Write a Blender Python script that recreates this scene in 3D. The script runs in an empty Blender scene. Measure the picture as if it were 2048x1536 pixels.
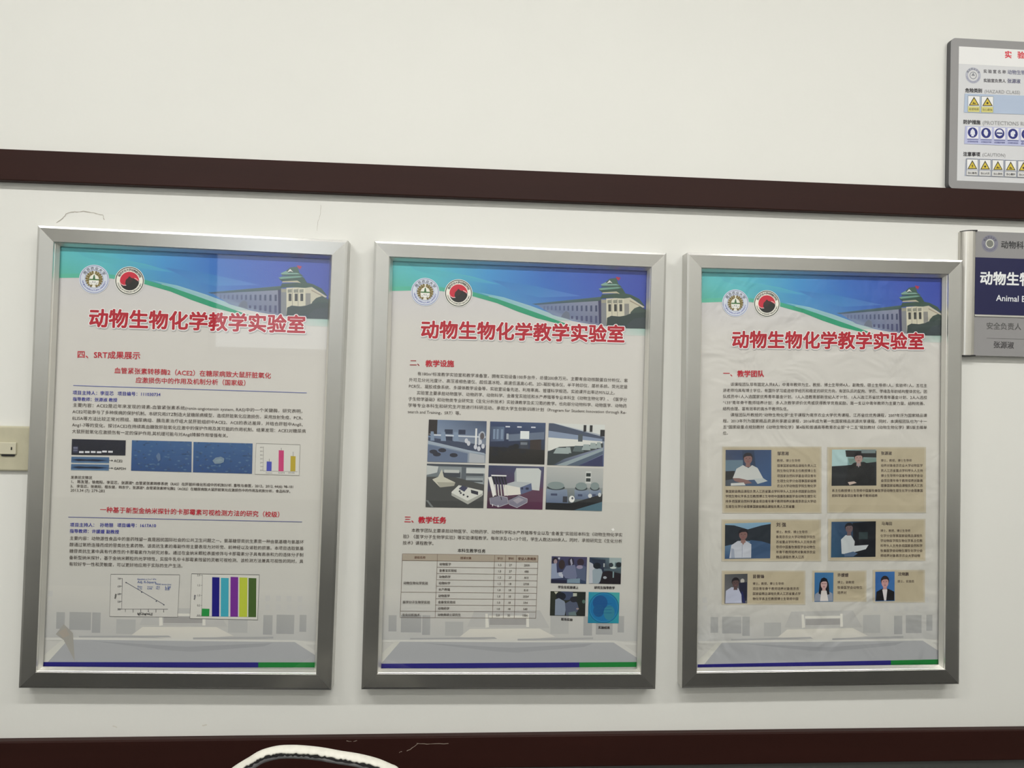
import bpy, bmesh, math, random
from mathutils import Vector, Matrix, Euler
random.seed(7)
S = bpy.context.scene
COL = S.collection

# ------------------------------------------------------------------ camera, world, light, exposure
F_PX, CAM = 1480.0, Vector((0.0, -1.65, 1.6))
YAW, PITCH, ROLL = math.radians(3.99057), math.radians(0.47655), math.radians(1.17167)
fwd = Vector((math.sin(YAW)*math.cos(PITCH), math.cos(YAW)*math.cos(PITCH), math.sin(PITCH)))
r0 = Vector((math.cos(YAW), -math.sin(YAW), 0)); u0 = r0.cross(fwd)
RIGHT = math.cos(ROLL)*r0 + math.sin(ROLL)*u0
UP = -math.sin(ROLL)*r0 + math.cos(ROLL)*u0
cd = bpy.data.cameras.new('camera'); cam = bpy.data.objects.new('camera', cd); COL.objects.link(cam)
cd.sensor_width = 36.0; cd.lens = F_PX/2048*36.0; cd.clip_start = 0.05
m = Matrix((RIGHT, UP, -fwd)).transposed().to_4x4(); m.translation = CAM
cam.matrix_world = m
S.camera = cam

w = bpy.data.worlds.new('world'); S.world = w; w.use_nodes = True
w.node_tree.nodes['Background'].inputs[0].default_value = (1, .98, .94, 1)
w.node_tree.nodes['Background'].inputs[1].default_value = 0.15

S.view_settings.view_transform = 'Standard'; S.view_settings.look = 'None'
S.view_settings.exposure = 0.0; S.view_settings.gamma = 1.0; S.view_settings.use_curve_mapping = False

CEIL = 3.45
LAMPS = [(-1.55, -1.80, 27.0), (0.25, -1.80, 27.0), (2.05, -1.80, 27.0), (-1.55, -3.15, 10.5), (0.25, -3.15, 10.5), (2.05, -3.15, 10.5)]  # far row is added fill, evening out the wall brightness
for i, (lx, ly, LAMP_W) in enumerate(LAMPS):
    ld = bpy.data.lights.new('lamp_glow', 'AREA'); ld.shape = 'RECTANGLE'; ld.size = 1.2; ld.size_y = 0.16
    ld.energy = LAMP_W; ld.color = (1.0, 0.985, 0.94)
    lo = bpy.data.objects.new('lamp_glow', ld); COL.objects.link(lo); lo.location = (lx, ly, CEIL-0.088)

# ------------------------------------------------------------------ helpers
def lin(c):
    def f(v):
        v /= 255.0
        return v/12.92 if v <= 0.04045 else ((v+0.055)/1.055)**2.4
    return tuple(f(v) for v in c)

def ray(px, py, y):
    d = fwd*F_PX + RIGHT*(px-1024) + UP*(768-py)
    return CAM + d*((y-CAM.y)/d.y)

def mat(name, color, rough=0.5, metal=0.0, bump=0.0, bscale=200.0, var=0.0, vscale=8.0, stretch=None, spec=0.5, coat=0.0):
    M = bpy.data.materials.new(name); M.use_nodes = True
    nt = M.node_tree; b = nt.nodes['Principled BSDF']
    b.inputs['Base Color'].default_value = (*color, 1); b.inputs['Roughness'].default_value = rough
    b.inputs['Metallic'].default_value = metal; b.inputs['Specular IOR Level'].default_value = spec
    b.inputs['Coat Weight'].default_value = coat
    tc = nt.nodes.new('ShaderNodeTexCoord'); mp = nt.nodes.new('ShaderNodeMapping')
    nt.links.new(tc.outputs['Object'], mp.inputs[0])
    if stretch: mp.inputs['Scale'].default_value = stretch
    if var:
        n = nt.nodes.new('ShaderNodeTexNoise'); n.inputs['Scale'].default_value = vscale; n.inputs['Detail'].default_value = 5
        nt.links.new(mp.outputs[0], n.inputs['Vector'])
        r = nt.nodes.new('ShaderNodeValToRGB'); r.color_ramp.elements[0].position = .3; r.color_ramp.elements[1].position = .7
        r.color_ramp.elements[0].color = (*[c*(1-var) for c in color], 1)
        r.color_ramp.elements[1].color = (*[min(1, c*(1+var)) for c in color], 1)
        nt.links.new(n.outputs['Fac'], r.inputs[0]); nt.links.new(r.outputs[0], b.inputs['Base Color'])
    if bump:
        n = nt.nodes.new('ShaderNodeTexNoise'); n.inputs['Scale'].default_value = bscale; n.inputs['Detail'].default_value = 3
        nt.links.new(mp.outputs[0], n.inputs['Vector'])
        bp = nt.nodes.new('ShaderNodeBump'); bp.inputs['Strength'].default_value = bump; bp.inputs['Distance'].default_value = 0.002
        nt.links.new(n.outputs['Fac'], bp.inputs['Height']); nt.links.new(bp.outputs[0], b.inputs['Normal'])
    return M

def print_mat(name, rough, bump=0.0, spec=0.3):
    M = bpy.data.materials.new(name); M.use_nodes = True
    nt = M.node_tree; b = nt.nodes['Principled BSDF']
    a = nt.nodes.new('ShaderNodeAttribute'); a.attribute_name = 'ink'
    nt.links.new(a.outputs['Color'], b.inputs['Base Color'])
    b.inputs['Roughness'].default_value = rough; b.inputs['Specular IOR Level'].default_value = spec
    if bump:
        tc = nt.nodes.new('ShaderNodeTexCoord'); n = nt.nodes.new('ShaderNodeTexNoise')
        n.inputs['Scale'].default_value = 9; n.inputs['Detail'].default_value = 2; n.inputs['Distortion'].default_value = 1.2
        nt.links.new(tc.outputs['Object'], n.inputs['Vector'])
        bp = nt.nodes.new('ShaderNodeBump'); bp.inputs['Strength'].default_value = bump; bp.inputs['Distance'].default_value = 0.012
        nt.links.new(n.outputs['Fac'], bp.inputs['Height']); nt.links.new(bp.outputs[0], b.inputs['Normal'])
    return M

M_WALL = mat('wall_paint', (.80, .80, .765), .55, bump=.10, bscale=60, var=.012, vscale=2.5)
M_DADO = mat('dado_paint', (.12, .125, .12), .45, bump=.1, bscale=60)
M_FLOOR = mat('floor_stone', (.09, .088, .084), .3, var=.2, vscale=30)
M_CEIL = mat('ceiling_paint', (.80, .79, .76), .8)
M_WOOD = mat('brown_rail_paint', (.028, .0078, .0056), .5, bump=.05, bscale=40, var=.10, vscale=4, stretch=(.4, 1, 6), spec=.2)
M_ALU = mat('brushed_aluminium', (.60, .585, .55), .30, 1.0, var=.05, vscale=6, bump=.03, bscale=300)
M_ALUSAT = mat('satin_aluminium', (.50, .495, .48), .42, 1.0, bump=.02, bscale=300)
def brushed(name, tangent):
    M = mat(name, (.63, .625, .605), .42, 1.0, var=.06, vscale=5); b = M.node_tree.nodes['Principled BSDF']
    b.inputs['Anisotropic'].default_value = .85
    cx = M.node_tree.nodes.new('ShaderNodeCombineXYZ')
    for i in range(3): cx.inputs[i].default_value = tangent[i]
    M.node_tree.links.new(cx.outputs[0], b.inputs['Tangent'])
    return M
M_BARH = mat('aluminium_brushed_lengthwise', (.47, .465, .45), .27, 1.0, var=.06, vscale=5); M_BARV = brushed('aluminium_brushed_upright', (1, 0, 0))  # same aluminium; horizontal bars coloured darker to mute their reflected light
M_LIP = mat('polished_aluminium', (.84, .83, .79), .38, .9)
M_BACK = mat('grey_hardboard', (.3, .27, .23), .8)
M_SIGN = mat('grey_plastic', (.30, .295, .30), .5)
M_SIGNEDGE = mat('dark_grey_edge', (.10, .10, .105), .5)
M_BLACK = mat('black_plastic', (.012, .012, .014), .4)
M_BEIGE = mat('aged_beige_plastic', (.52, .49, .36), .4, var=.05, vscale=40)
M_BEIGE2 = mat('pale_beige_plastic', (.60, .57, .44), .35)
M_STEEL = mat('worn_grey_steel', (.36, .36, .37), .45, .3, var=.3, vscale=60)
M_WHITEC = mat('cracked_white_coating', (.80, .78, .70), .45, var=.06, vscale=90, bump=.25, bscale=120)
M_TORN = mat('black_torn_edge', (.012, .011, .012), .8)
M_CRACK = mat('plaster_crack', (.42, .39, .34), .9)
M_CHIP = mat('chipped_paint', (.70, .68, .62), .9)
M_SCR = mat('pale_scratch', (.33, .27, .22), .8)
M_SEAT = mat('dark_vinyl', (.02, .02, .022), .5, bump=.2, bscale=150)
M_INK = print_mat('printed_ink', .5)
M_PAPER = print_mat('poster_paper', .5)
M_PAPERW = print_mat('wavy_poster_paper', .45, bump=.7)
M_INKW = print_mat('printed_ink_on_wavy_paper', .45, bump=.7)

def emis(name, color, s):
    M = bpy.data.materials.new(name); M.use_nodes = True
    b = M.node_tree.nodes['Principled BSDF']; b.inputs['Base Color'].default_value = (.8, .8, .8, 1)
    b.inputs['Emission Color'].default_value = (*color, 1); b.inputs['Emission Strength'].default_value = s
    return M
M_TUBE = emis('lit_tube', (1, .97, .90), 9.0)
M_DAY = emis('bright_window_daylight', (.85, .93, 1.0), 1.9)

M_GLASS = bpy.data.materials.new('clear_glazing'); M_GLASS.use_nodes = True
nt = M_GLASS.node_tree; nt.nodes.remove(nt.nodes['Principled BSDF'])
tr = nt.nodes.new('ShaderNodeBsdfTransparent'); gl = nt.nodes.new('ShaderNodeBsdfGlossy'); gl.inputs['Roughness'].default_value = .02
lw = nt.nodes.new('ShaderNodeLayerWeight'); lw.inputs['Blend'].default_value = .5   # facing term, the same from both sides of the thin pane
pw = nt.nodes.new('ShaderNodeMath'); pw.operation = 'POWER'; pw.inputs[1].default_value = 5; nt.links.new(lw.outputs['Facing'], pw.inputs[0])
ma = nt.nodes.new('ShaderNodeMath'); ma.operation = 'MULTIPLY_ADD'; ma.inputs[1].default_value = .95; ma.inputs[2].default_value = .045; nt.links.new(pw.outputs[0], ma.inputs[0])
mx = nt.nodes.new('ShaderNodeMixShader'); nt.links.new(ma.outputs[0], mx.inputs[0])
nt.links.new(tr.outputs[0], mx.inputs[1]); nt.links.new(gl.outputs[0], mx.inputs[2])
nt.links.new(mx.outputs[0], nt.nodes['Material Output'].inputs[0])

def link(name, verts, faces, material, parent=None, smooth=False, cols=None):
    me = bpy.data.meshes.new(name); me.from_pydata(verts, [], faces); me.update()
    if cols is not None:
        a = me.color_attributes.new('ink', 'FLOAT_COLOR', 'POINT')
        flat = []
        for c in cols: flat += [c[0], c[1], c[2], 1.0]
        a.data.foreach_set('color', flat)
    if smooth:
        for p in me.polygons: p.use_smooth = True
    o = bpy.data.objects.new(name, me); COL.objects.link(o)
    for mm in (material if isinstance(material, (list, tuple)) else [material]): me.materials.append(mm)
    if parent: o.parent = parent
    return o

def tag(o, label, cat, group=None):
    o['label'] = label; o['category'] = cat
    if group: o['group'] = group
    return o

def struct(o):
    o['kind'] = 'structure'; return o

def empty(name, loc, roty=0.0):
    o = bpy.data.objects.new(name, None); COL.objects.link(o); o.location = loc; o.rotation_euler = (0, roty, 0)
    o.empty_display_size = .05
    return o

class MB:
    def __init__(s): s.v = []; s.f = []; s.mi = []
    def box(s, x0, x1, y0, y1, z0, z1, mi=0):
        n = len(s.v)
        s.v += [(x0,y0,z0),(x1,y0,z0),(x1,y1,z0),(x0,y1,z0),(x0,y0,z1),(x1,y0,z1),(x1,y1,z1),(x0,y1,z1)]
        for q in ((0,3,2,1),(4,5,6,7),(0,1,5,4),(1,2,6,5),(2,3,7,6),(3,0,4,7)): s.f.append(tuple(n+i for i in q)); s.mi.append(mi)
        return s
    def tube(s, pts, r, n=14, arc=None, cap=True, rfun=None):
        pts = [Vector(p) for p in pts]; base = len(s.v); N = len(pts)
        for i, p in enumerate(pts):
            t = (pts[min(i+1, N-1)]-pts[max(i-1, 0)]).normalized()
            ref = Vector((0, 1, 0)) if abs(t.y) < .9 else Vector((1, 0, 0))
            a = ref; b = t.cross(a).normalized(); a = b.cross(t).normalized()
            for k in range(n):
                th = 2*math.pi*k/n
                rr = rfun(i, th) if rfun else r
                s.v.append(tuple(p + (a*math.cos(th)+b*math.sin(th))*rr))
        for i in range(N-1):
            for k in range(n):
                s.f.append((base+i*n+k, base+i*n+(k+1) % n, base+(i+1)*n+(k+1) % n, base+(i+1)*n+k)); s.mi.append(0)
        if cap:
            s.f.append(tuple(base+k for k in range(n))[::-1]); s.mi.append(0)
            s.f.append(tuple(base+(N-1)*n+k for k in range(n))); s.mi.append(0)
        return s
    def build(s, name, material, parent=None, smooth=False, bevel=0.0, seg=2):
        o = link(name, s.v, s.f, material, parent, smooth)
        for p, i in zip(o.data.polygons, s.mi): p.material_index = i
        if bevel:
            b = o.modifiers.new('bevel', 'BEVEL'); b.width = bevel; b.segments = seg; b.limit_method = 'ANGLE'
        return o

# ------------------------------------------------------------------ the room
X0, X1, YO = -3.6, 4.4, -3.7
BR0, BR1, TR0, TR1, RD = 0.7685, 0.8394, 2.0214, 2.0877, 0.020

b = MB(); b.v = [(X0,0,0),(X1,0,0),(X1,0,BR0+.03),(X0,0,BR0+.03),(X1,0,CEIL),(X0,0,CEIL)]
b.f = [(0,1,2,3),(3,2,4,5)]; b.mi = [1, 0]
wb = struct(b.build('wall_back', [M_WALL, M_DADO]))
b = MB(); b.v = [(X0,YO,0),(X1,YO,0),(X1,YO,.8),(X0,YO,.8),(X1,YO,CEIL),(X0,YO,CEIL)]
b.f = [(3,2,1,0),(5,4,2,3)]; b.mi = [1, 0]
struct(b.build('wall_opposite', [M_WALL, M_DADO]))
struct(link('wall_left', [(X0,YO,0),(X0,0,0),(X0,0,CEIL),(X0,YO,CEIL)], [(0,1,2,3)], M_WALL))
struct(link('wall_right', [(X1,0,0),(X1,YO,0),(X1,YO,CEIL),(X1,0,CEIL)], [(0,1,2,3)], M_WALL))
struct(link('floor', [(X0,YO,0),(X1,YO,0),(X1,0,0),(X0,0,0)], [(0,1,2,3)], M_FLOOR))
struct(link('ceiling', [(X0,YO,CEIL),(X0,0,CEIL),(X1,0,CEIL),(X1,YO,CEIL)], [(0,1,2,3)], M_CEIL))
t1 = struct(MB().box(X0, X1, -RD, 0, TR0, TR1).build('trim_1', M_WOOD, bevel=.0022))
t2 = struct(MB().box(X0, X1, -RD, 0, BR0, BR1).build('trim_2', M_WOOD, bevel=.0030))
t1['label'] = 'upper dark brown wooden rail along the wall'; t2['label'] = 'lower dark brown wooden rail with pale scratches'
# lit window high on the opposite wall (its reflection shows in the left poster's glazing)
wn = struct(MB().box(-1.71, -.77, YO, YO+.012, 1.86, 2.56).build('window_1', M_DAY))
fb = MB()
for (a, c, d, e) in ((-1.76,-1.71,1.81,2.61),(-.77,-.72,1.81,2.61),(-1.71,-.77,1.81,1.86),(-1.71,-.77,2.56,2.61)):
    fb.box(a, c, YO, YO+.03, d, e)
fb.build('window_frame', M_ALUSAT, wn)

for i, (lx, ly, _) in enumerate(LAMPS):
    e = empty('ceiling_light', (lx, ly, CEIL))
    tag(e, 'ceiling tube light, %s of the row %s' % (('left end', 'middle', 'right end')[i % 3], ('nearer the framed posters', 'added as unseen fill light')[i//3]), 'ceiling light', 'corridor ceiling lights')
    MB().box(-.63, .63, -.06, .06, -.045, 0).build('housing', M_CEIL, e, bevel=.004)
    MB().tube([(-.60, 0, -.066), (.60, 0, -.066)], .014).build('tube', M_TUBE, e, True)

def ribbon(pts, wd, y):
    P = [ray(x, z, y) for x, z in pts]; v = []; f = []
    for i, p in enumerate(P):
        t = (P[min(i+1, len(P)-1)]-P[max(i-1, 0)]).normalized(); n = Vector((-t.z, 0, t.x))
        ww = wd*random.uniform(.5, 1.2)/2
        v += [tuple(p+n*ww), tuple(p-n*ww)]
    for i in range(len(P)-1): f.append((2*i, 2*i+1, 2*i+3, 2*i+2))
    return v, f
def jag(pts, k=6, amp=1.2):
    out = []
    for (x0, y0), (x1, y1) in zip(pts, pts[1:]):
        for j in range(k): out.append((x0+(x1-x0)*j/k+random.uniform(-amp, amp), y0+(y1-y0)*j/k+random.uniform(-amp, amp)))
    return out+[pts[-1]]
for pts, wd in (([(113,446),(126,437),(134,426),(150,424),(167,423),(188,426),(205,430),(209,440)], .0016),
                ([(642,410),(640,430),(636,445),(634,462)], .0005)):
    v, f = ribbon(jag(pts, 4, .8), wd, -.0004); link('paint_crack', v, f, M_CRACK, wb)
for pts in ([(226,1452),(234,1455)], [(405,1451),(414,1450)]):
    v, f = ribbon(jag(pts, 3, .8), .004, -.0005); link('paint_chip', v, f, M_CHIP, wb)
for pts in ([(798,1505),(804,1503)], [(814,1502),(826,1495),(836,1487)], [(834,1487),(860,1488),(897,1487)], [(693,1482),(703,1483)], [(706,1483),(714,1481)]):
    v, f = ribbon(jag(pts, 4, .6), .0012, -RD-.0005); link('scratch', v, f, M_SCR, t2)

# ------------------------------------------------------------------ glyphs
_fc = bpy.data.curves.new('font_probe', 'FONT'); _fo = bpy.data.objects.new('font_probe', _fc); COL.objects.link(_fo)
_fc.resolution_u = 2
_cache = {}
def _mesh(txt, off):
    _fc.body = txt; _fc.offset = off
    dg = bpy.context.evaluated_depsgraph_get(); dg.update()
    me = bpy.data.meshes.new_from_object(_fo.evaluated_get(dg))
    v = [(p.co.x, p.co.y) for p in me.vertices]; f = [tuple(p.vertices) for p in me.polygons]
    bpy.data.meshes.remove(me)
    return v, f
_bar = None
def glyph(ch, off):
    global _bar
    k = (ch, round(off, 3))
    if k not in _cache:
        v, f = _mesh(ch, 0.0) if ch.strip() else ([], [])
        if v and off >= .012:                      # heavier weight: the outline repeated around a small circle
            n = 4 if off < .025 else (8 if off < .05 else 16); V = []; Fc = []
            for i in range(n):
                t = 2*math.pi*(i+.5)/n; b0 = len(V)
                V += [(x+off*math.cos(t), y+off*math.sin(t), i) for x, y in v]; Fc += [tuple(b0+q for q in p) for p in f]
            v, f = V, Fc
        else: v = [(x, y, 0) for x, y in v]
        if ord(ch) > 0x2E00: adv = 1.0
        else:
            if _bar is None: _bar = max(x for x, _ in _mesh('||', 0)[0])
            adv = max(x for x, _ in _mesh('|'+ch+'|', 0)[0])-_bar
        _cache[k] = (v, f, adv)
    return _cache[k]
def width(t): return sum(glyph(c, 0.0)[2] for c in t)

GAIN = 1.12
class Ink:
    """printed matter lying on one plane: polygons and lettering with flat print colours, stacked a hair apart"""
    def __init__(s, loc, y, gain=GAIN): s.loc = loc; s.y0 = y; s.g = gain; s.base = 0; s.reset()
    def reset(s): s.v = []; s.f = []; s.c = []; s.layer = s.base
    def col(s, c): return tuple(min(.9, x*s.g) for x in lin(c))
    def y(s): s.layer += 1; return s.y0-.00001*s.layer
    def raw(s, pts, faces, cols):
        n = len(s.v); s.v += pts; s.f += [tuple(n+i for i in q) for q in faces]; s.c += cols
    def poly(s, px, c):
        y = s.y(); P = [s.loc(*p) for p in px]
        cs = [s.col(k) for k in c] if isinstance(c, list) else [s.col(c)]*len(P)
        a = sum(P[i][0]*P[(i+1) % len(P)][1]-P[(i+1) % len(P)][0]*P[i][1] for i in range(len(P)))
        idx = tuple(range(len(P)))
        s.raw([(p[0], y, p[1]) for p in P], [idx if a > 0 else idx[::-1]], cs)
    def grid(s, rows, c):
        y = s.y(); n = len(rows[0]); pts = []; cs = []; f = []
        for r, cr in zip(rows, c):
            for p, k in zip(r, cr): q = s.loc(*p); pts.append((q[0], y, q[1])); cs.append(s.col(k))
        for i in range(len(rows)-1):
            for j in range(n-1): f.append((i*n+j, (i+1)*n+j, (i+1)*n+j+1, i*n+j+1))
        s.raw(pts, f, cs)
    def line(s, px, wd, c):
        y = s.y(); P = [Vector(s.loc(*p)) for p in px]; pts = []; f = []
        for i, p in enumerate(P):
            t = (P[min(i+1, len(P)-1)]-P[max(i-1, 0)]).normalized(); n = Vector((-t.y, t.x))*wd/2
            pts += [(p.x+n.x, y, p.y+n.y), (p.x-n.x, y, p.y-n.y)]
        for i in range(len(P)-1): f.append((2*i, 2*i+1, 2*i+3, 2*i+2))
        s.raw(pts, f, [s.col(c)]*len(pts))
    def outline(s, px, wd, c): s.line(list(px)+[px[0], px[1]], wd, c)
    def disc(s, cx, cz, r, c, n=40, r0=0.0, a0=0.0, a1=360.0):
        y = s.y(); pts = []; f = []; full = abs(a1-a0) >= 360
        k = n+1
        for i in range(k):
            t = math.radians(a0+(a1-a0)*i/n)
            pts += [(cx+r*math.cos(t), y, cz+r*math.sin(t)), (cx+r0*math.cos(t), y, cz+r0*math.sin(t))]
        for i in range(n): f.append((2*i+1, 2*i, 2*i+2, 2*i+3))
        s.raw(pts, f, [s.col(c)]*len(pts))
    def lay(s, t, ox, oz, sx, sy, ang, c, off, y):
        ca, sa = math.cos(ang), math.sin(ang); x = 0.0; cc = s.col(c)
        for nth, ch in enumerate(t):
            gv, gf, adv = glyph(ch, off)
            if gv:
                pts = []
                for a, b, lv in gv:
                    u, q = (x+a)*sx, (b-.38)*sy
                    pts.append((ox+u*ca-q*sa, y-4e-6*lv-2e-6*(nth % 2), oz+u*sa+q*ca))
                s.raw(pts, gf, [cc]*len(pts))
            x += adv
        if off >= .012: s.layer += 2 if off < .025 else (4 if off < .05 else 7)
    def text(s, t, p0, p1, c, off=.008, em=None):
        """lettering whose mid-height runs from pixel p0 to p1"""
        a = Vector(s.loc(*p0)); d = Vector(s.loc(*p1))-a; wn_ = width(t)
        sx = d.length/wn_
        s.lay(t, a.x, a.y, sx, em or sx, math.atan2(d.y, d.x), c, off, s.y())
    def para(s, lines, first, last, c, off=.008, em=None):
        """first/last: (x0,y0,x1,y1) of full-width lines; a line may start with '>' (two-em indent) and end with '|' (not justified)"""
        n = len(lines)
        for i, L in enumerate(lines):
            t = i/(n-1) if n > 1 else 0
            q = [first[k]+(last[k]-first[k])*t for k in range(4)]
            a = Vector(s.loc(q[0], q[1])); d = Vector(s.loc(q[2], q[3]))-a
            e = em or d.length/max(width(x.strip('>|')) + (2 if x[0] == '>' else 0) for x in lines)
            just = not L.endswith('|'); ind = 2*e if L[0] == '>' else 0; T = L.strip('>|'); ang = math.atan2(d.y, d.x)
            sx = (d.length-ind)/width(T) if just else e
            s.lay(T, a.x+ind*math.cos(ang), a.y+ind*math.sin(ang), sx, e, ang, c, off, s.y())
    def ring(s, t, cx, cz, r, size, a0, a1, c, off=.02, flip=False):
        """lettering around a circle; a0..a1 in degrees clockwise from the top"""
        y = s.y(); W = width(t); x = 0
        for nth, ch in enumerate(t):
            gv, gf, adv = glyph(ch, off)
            th = math.radians(a0+(a1-a0)*(x+adv/2)/W); x += adv
            ang = -th if not flip else math.pi-th
            px, pz = cx+r*math.sin(th), cz+r*math.cos(th)
            ca, sa = math.cos(ang), math.sin(ang)
            pts = []
            for a, b, lv in gv:
                u, q = (a-adv/2)*size, (b-.38)*size
                pts.append((px+u*ca-q*sa, y-4e-6*lv-2e-6*(nth % 2), pz+u*sa+q*ca))
            if pts: s.raw(pts, gf, [s.col(c)]*len(pts))
        s.layer += 3
    def build(s, name, parent, material=None, label=None, keep=False):
        if keep: s.base = s.layer+1
        o = link(name, s.v, s.f, material or M_INK, parent, cols=s.c)
        if label: o['label'] = label
        s.reset(); return o
    def quad(s, q):
        """a photograph drawn in unit coordinates (u right, v down) inside the pixel quad TL TR BR BL"""
        (ax, ay), (bx, by), (cx, cy), (dx, dy) = q
        def uv(u, v):
            return ((ax*(1-u)+bx*u)*(1-v)+(dx*(1-u)+cx*u)*v, (ay*(1-u)+by*u)*(1-v)+(dy*(1-u)+cy*u)*v)
        return Pic(s, uv)

class Pic:
    def __init__(s, ink, uv): s.k = ink; s.uv = uv
    def p(s, pts, c):
        if not isinstance(c, list): c = s.dull(c)
        else: c = [s.dull(q) for q in c]
        s.k.poly([s.uv(min(1, max(0, a)), min(1, max(0, b2))) for a, b2 in pts], c)
    def dull(s, c):
        g = .3*c[0]+.55*c[1]+.15*c[2]; return tuple(x*.80+g*.20 for x in c)
    def r(s, u0, v0, u1, v1, c): s.p([(u0, v0), (u1, v0), (u1, v1), (u0, v1)], c)
    def grad(s, ct, cb): s.p([(0, 0), (1, 0), (1, 1), (0, 1)], [ct, ct, cb, cb])
    def grad4(s, a, b, c, d): s.k.grid([[s.uv(0, 0), s.uv(1, 0)], [s.uv(0, 1), s.uv(1, 1)]], [[a, b], [d, c]])
    def e(s, u, v, ru, rv, c, n=20, a0=0, a1=360):
        s.p([(u+ru*math.cos(math.radians(a0+(a1-a0)*i/n)), v+rv*math.sin(math.radians(a0+(a1-a0)*i/n))) for i in range(n if a1-a0 >= 360 else n+1)], c)
    def l(s, pts, wd, c): s.k.line([s.uv(*a) for a in pts], wd, c)
    def specks(s, n, size, cols, box=(0, 0, 1, 1)):
        rnd = random.Random(n+len(cols)*7)
        for _ in range(n):
            u = rnd.uniform(box[0], box[2]); v = rnd.uniform(box[1], box[3]); a = rnd.uniform(.4, 1)*size; bq = rnd.uniform(.4, 1)*size
            u = min(max(u, a), 1-a); v = min(max(v, bq), 1-bq)
            s.e(u, v, a, bq, rnd.choice(cols), 7)

def Z(ox, oy, sc):
    def f(*a):
        if len(a) == 2 and not hasattr(a[0], '__len__'): return (ox+a[0]/sc, oy+a[1]/sc)
        return [(ox+p[0]/sc, oy+p[1]/sc) for p in a]
    return f

# ------------------------------------------------------------------ framed posters
FW, FH = 0.6427, 0.9666
PROFILE = [(0,0),(0,.0347),(.0003,.0352),(.0048,.0365),(.0325,.0357),(.0333,.0350),(.0338,.0312),(.0346,.0306),(.0354,.0288),(.0396,.0212),(.0396,.0197),(.030,.0197),(.030,0)]
LIP0 = 5
SHEET_Y, GLASS_Y = -.0165, -.0194
FRAMES = [(-.5765, 1.4370, -.0148), (.1261, 1.4311, -.0070), (.8222, 1.4329, .0068)]
def frame_bar(parent, side):
    v = []; f = []; mi = []; n = len(PROFILE)
    for end in (0, 1):
        for u, d in PROFILE:
            hx, hz = FW/2-u, FH/2-u
            c = {'top': ((-hx, hz), (hx, hz)), 'right': ((hx, hz), (hx, -hz)), 'bottom': ((hx, -hz), (-hx, -hz)), 'left': ((-hx, -hz), (-hx, hz))}[side][end]
            v.append((c[0], -d, c[1]))
    for i in range(n):
        j = (i+1) % n; f.append((i, j, n+j, n+i)); mi.append(1 if LIP0 <= i < LIP0+4 else 0)
    f.append(tuple(range(n))[::-1]); f.append(tuple(range(n, 2*n))); mi += [0, 0]
    o = link('frame_bar', v, f, [M_BARH if side in ('top', 'bottom') else M_BARV, M_LIP], parent)
    for p, k in zip(o.data.polygons, mi): p.material_index = k
    bm = bmesh.new(); bm.from_mesh(o.data); bmesh.ops.recalc_face_normals(bm, faces=bm.faces); bm.to_mesh(o.data); bm.free()
    return o

def sheet_loc(k, y=SHEET_Y):
    cx, cz, ro = FRAMES[k]; c, s = math.cos(ro), math.sin(ro)
    def loc(px, py):
        P = ray(px, py, y); dx, dz = P.x-cx, P.z-cz
        return (dx*c+dz*s, -dx*s+dz*c)
    return loc

LABELS = ['framed poster nearest the light switch, with coloured bar charts at its foot, aluminium frame',
          'framed poster with six laboratory photographs and a ruled table, aluminium frame',
          'framed poster with portrait photographs on tan panels, slightly wavy paper, aluminium frame']
PAPER = [((196,194,201),(196,194,201)), ((203,201,197),(203,201,196)), ((202,200,194),(202,200,192)), ((196,195,189),(196,195,189)), ((190,190,187),(190,190,187))]  # print tones; lower stops lightened against the dimmer light there
SH = []
for k in range(3):
    cx, cz, ro = FRAMES[k]
    root = empty('framed_poster', (cx, 0, cz), -ro)
    tag(root, LABELS[k], 'poster', 'framed laboratory posters on the wall')
    for sd in ('top', 'right', 'bottom', 'left'): frame_bar(root, sd)
    hx, hz = FW/2-.0315, FH/2-.0315
    MB().box(-hx, hx, -.0152, -.003, -hz, hz).build('backing_board', M_BACK, root)
    # the paper, with a gentle waviness where the photo shows it
    nx, nz = 24, 36; vs = []; cs = []; fs = []
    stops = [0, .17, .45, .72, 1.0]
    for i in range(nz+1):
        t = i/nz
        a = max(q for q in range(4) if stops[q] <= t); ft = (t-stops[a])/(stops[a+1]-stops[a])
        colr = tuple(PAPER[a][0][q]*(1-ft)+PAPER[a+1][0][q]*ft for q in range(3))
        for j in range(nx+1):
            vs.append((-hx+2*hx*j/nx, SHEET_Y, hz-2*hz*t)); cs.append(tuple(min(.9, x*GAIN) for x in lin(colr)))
    for i in range(nz):
        for j in range(nx): fs.append((i*(nx+1)+j, (i+1)*(nx+1)+j, (i+1)*(nx+1)+j+1, i*(nx+1)+j+1))
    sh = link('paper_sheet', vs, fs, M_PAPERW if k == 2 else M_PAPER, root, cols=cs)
    gp = MB().box(-hx, hx, GLASS_Y, GLASS_Y+.0012, -hz, hz); gp.f = [gp.f[2]]; gp.mi = [0]
    gp.build('glazing', M_GLASS, root)
    SH.append((root, sh))

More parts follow.
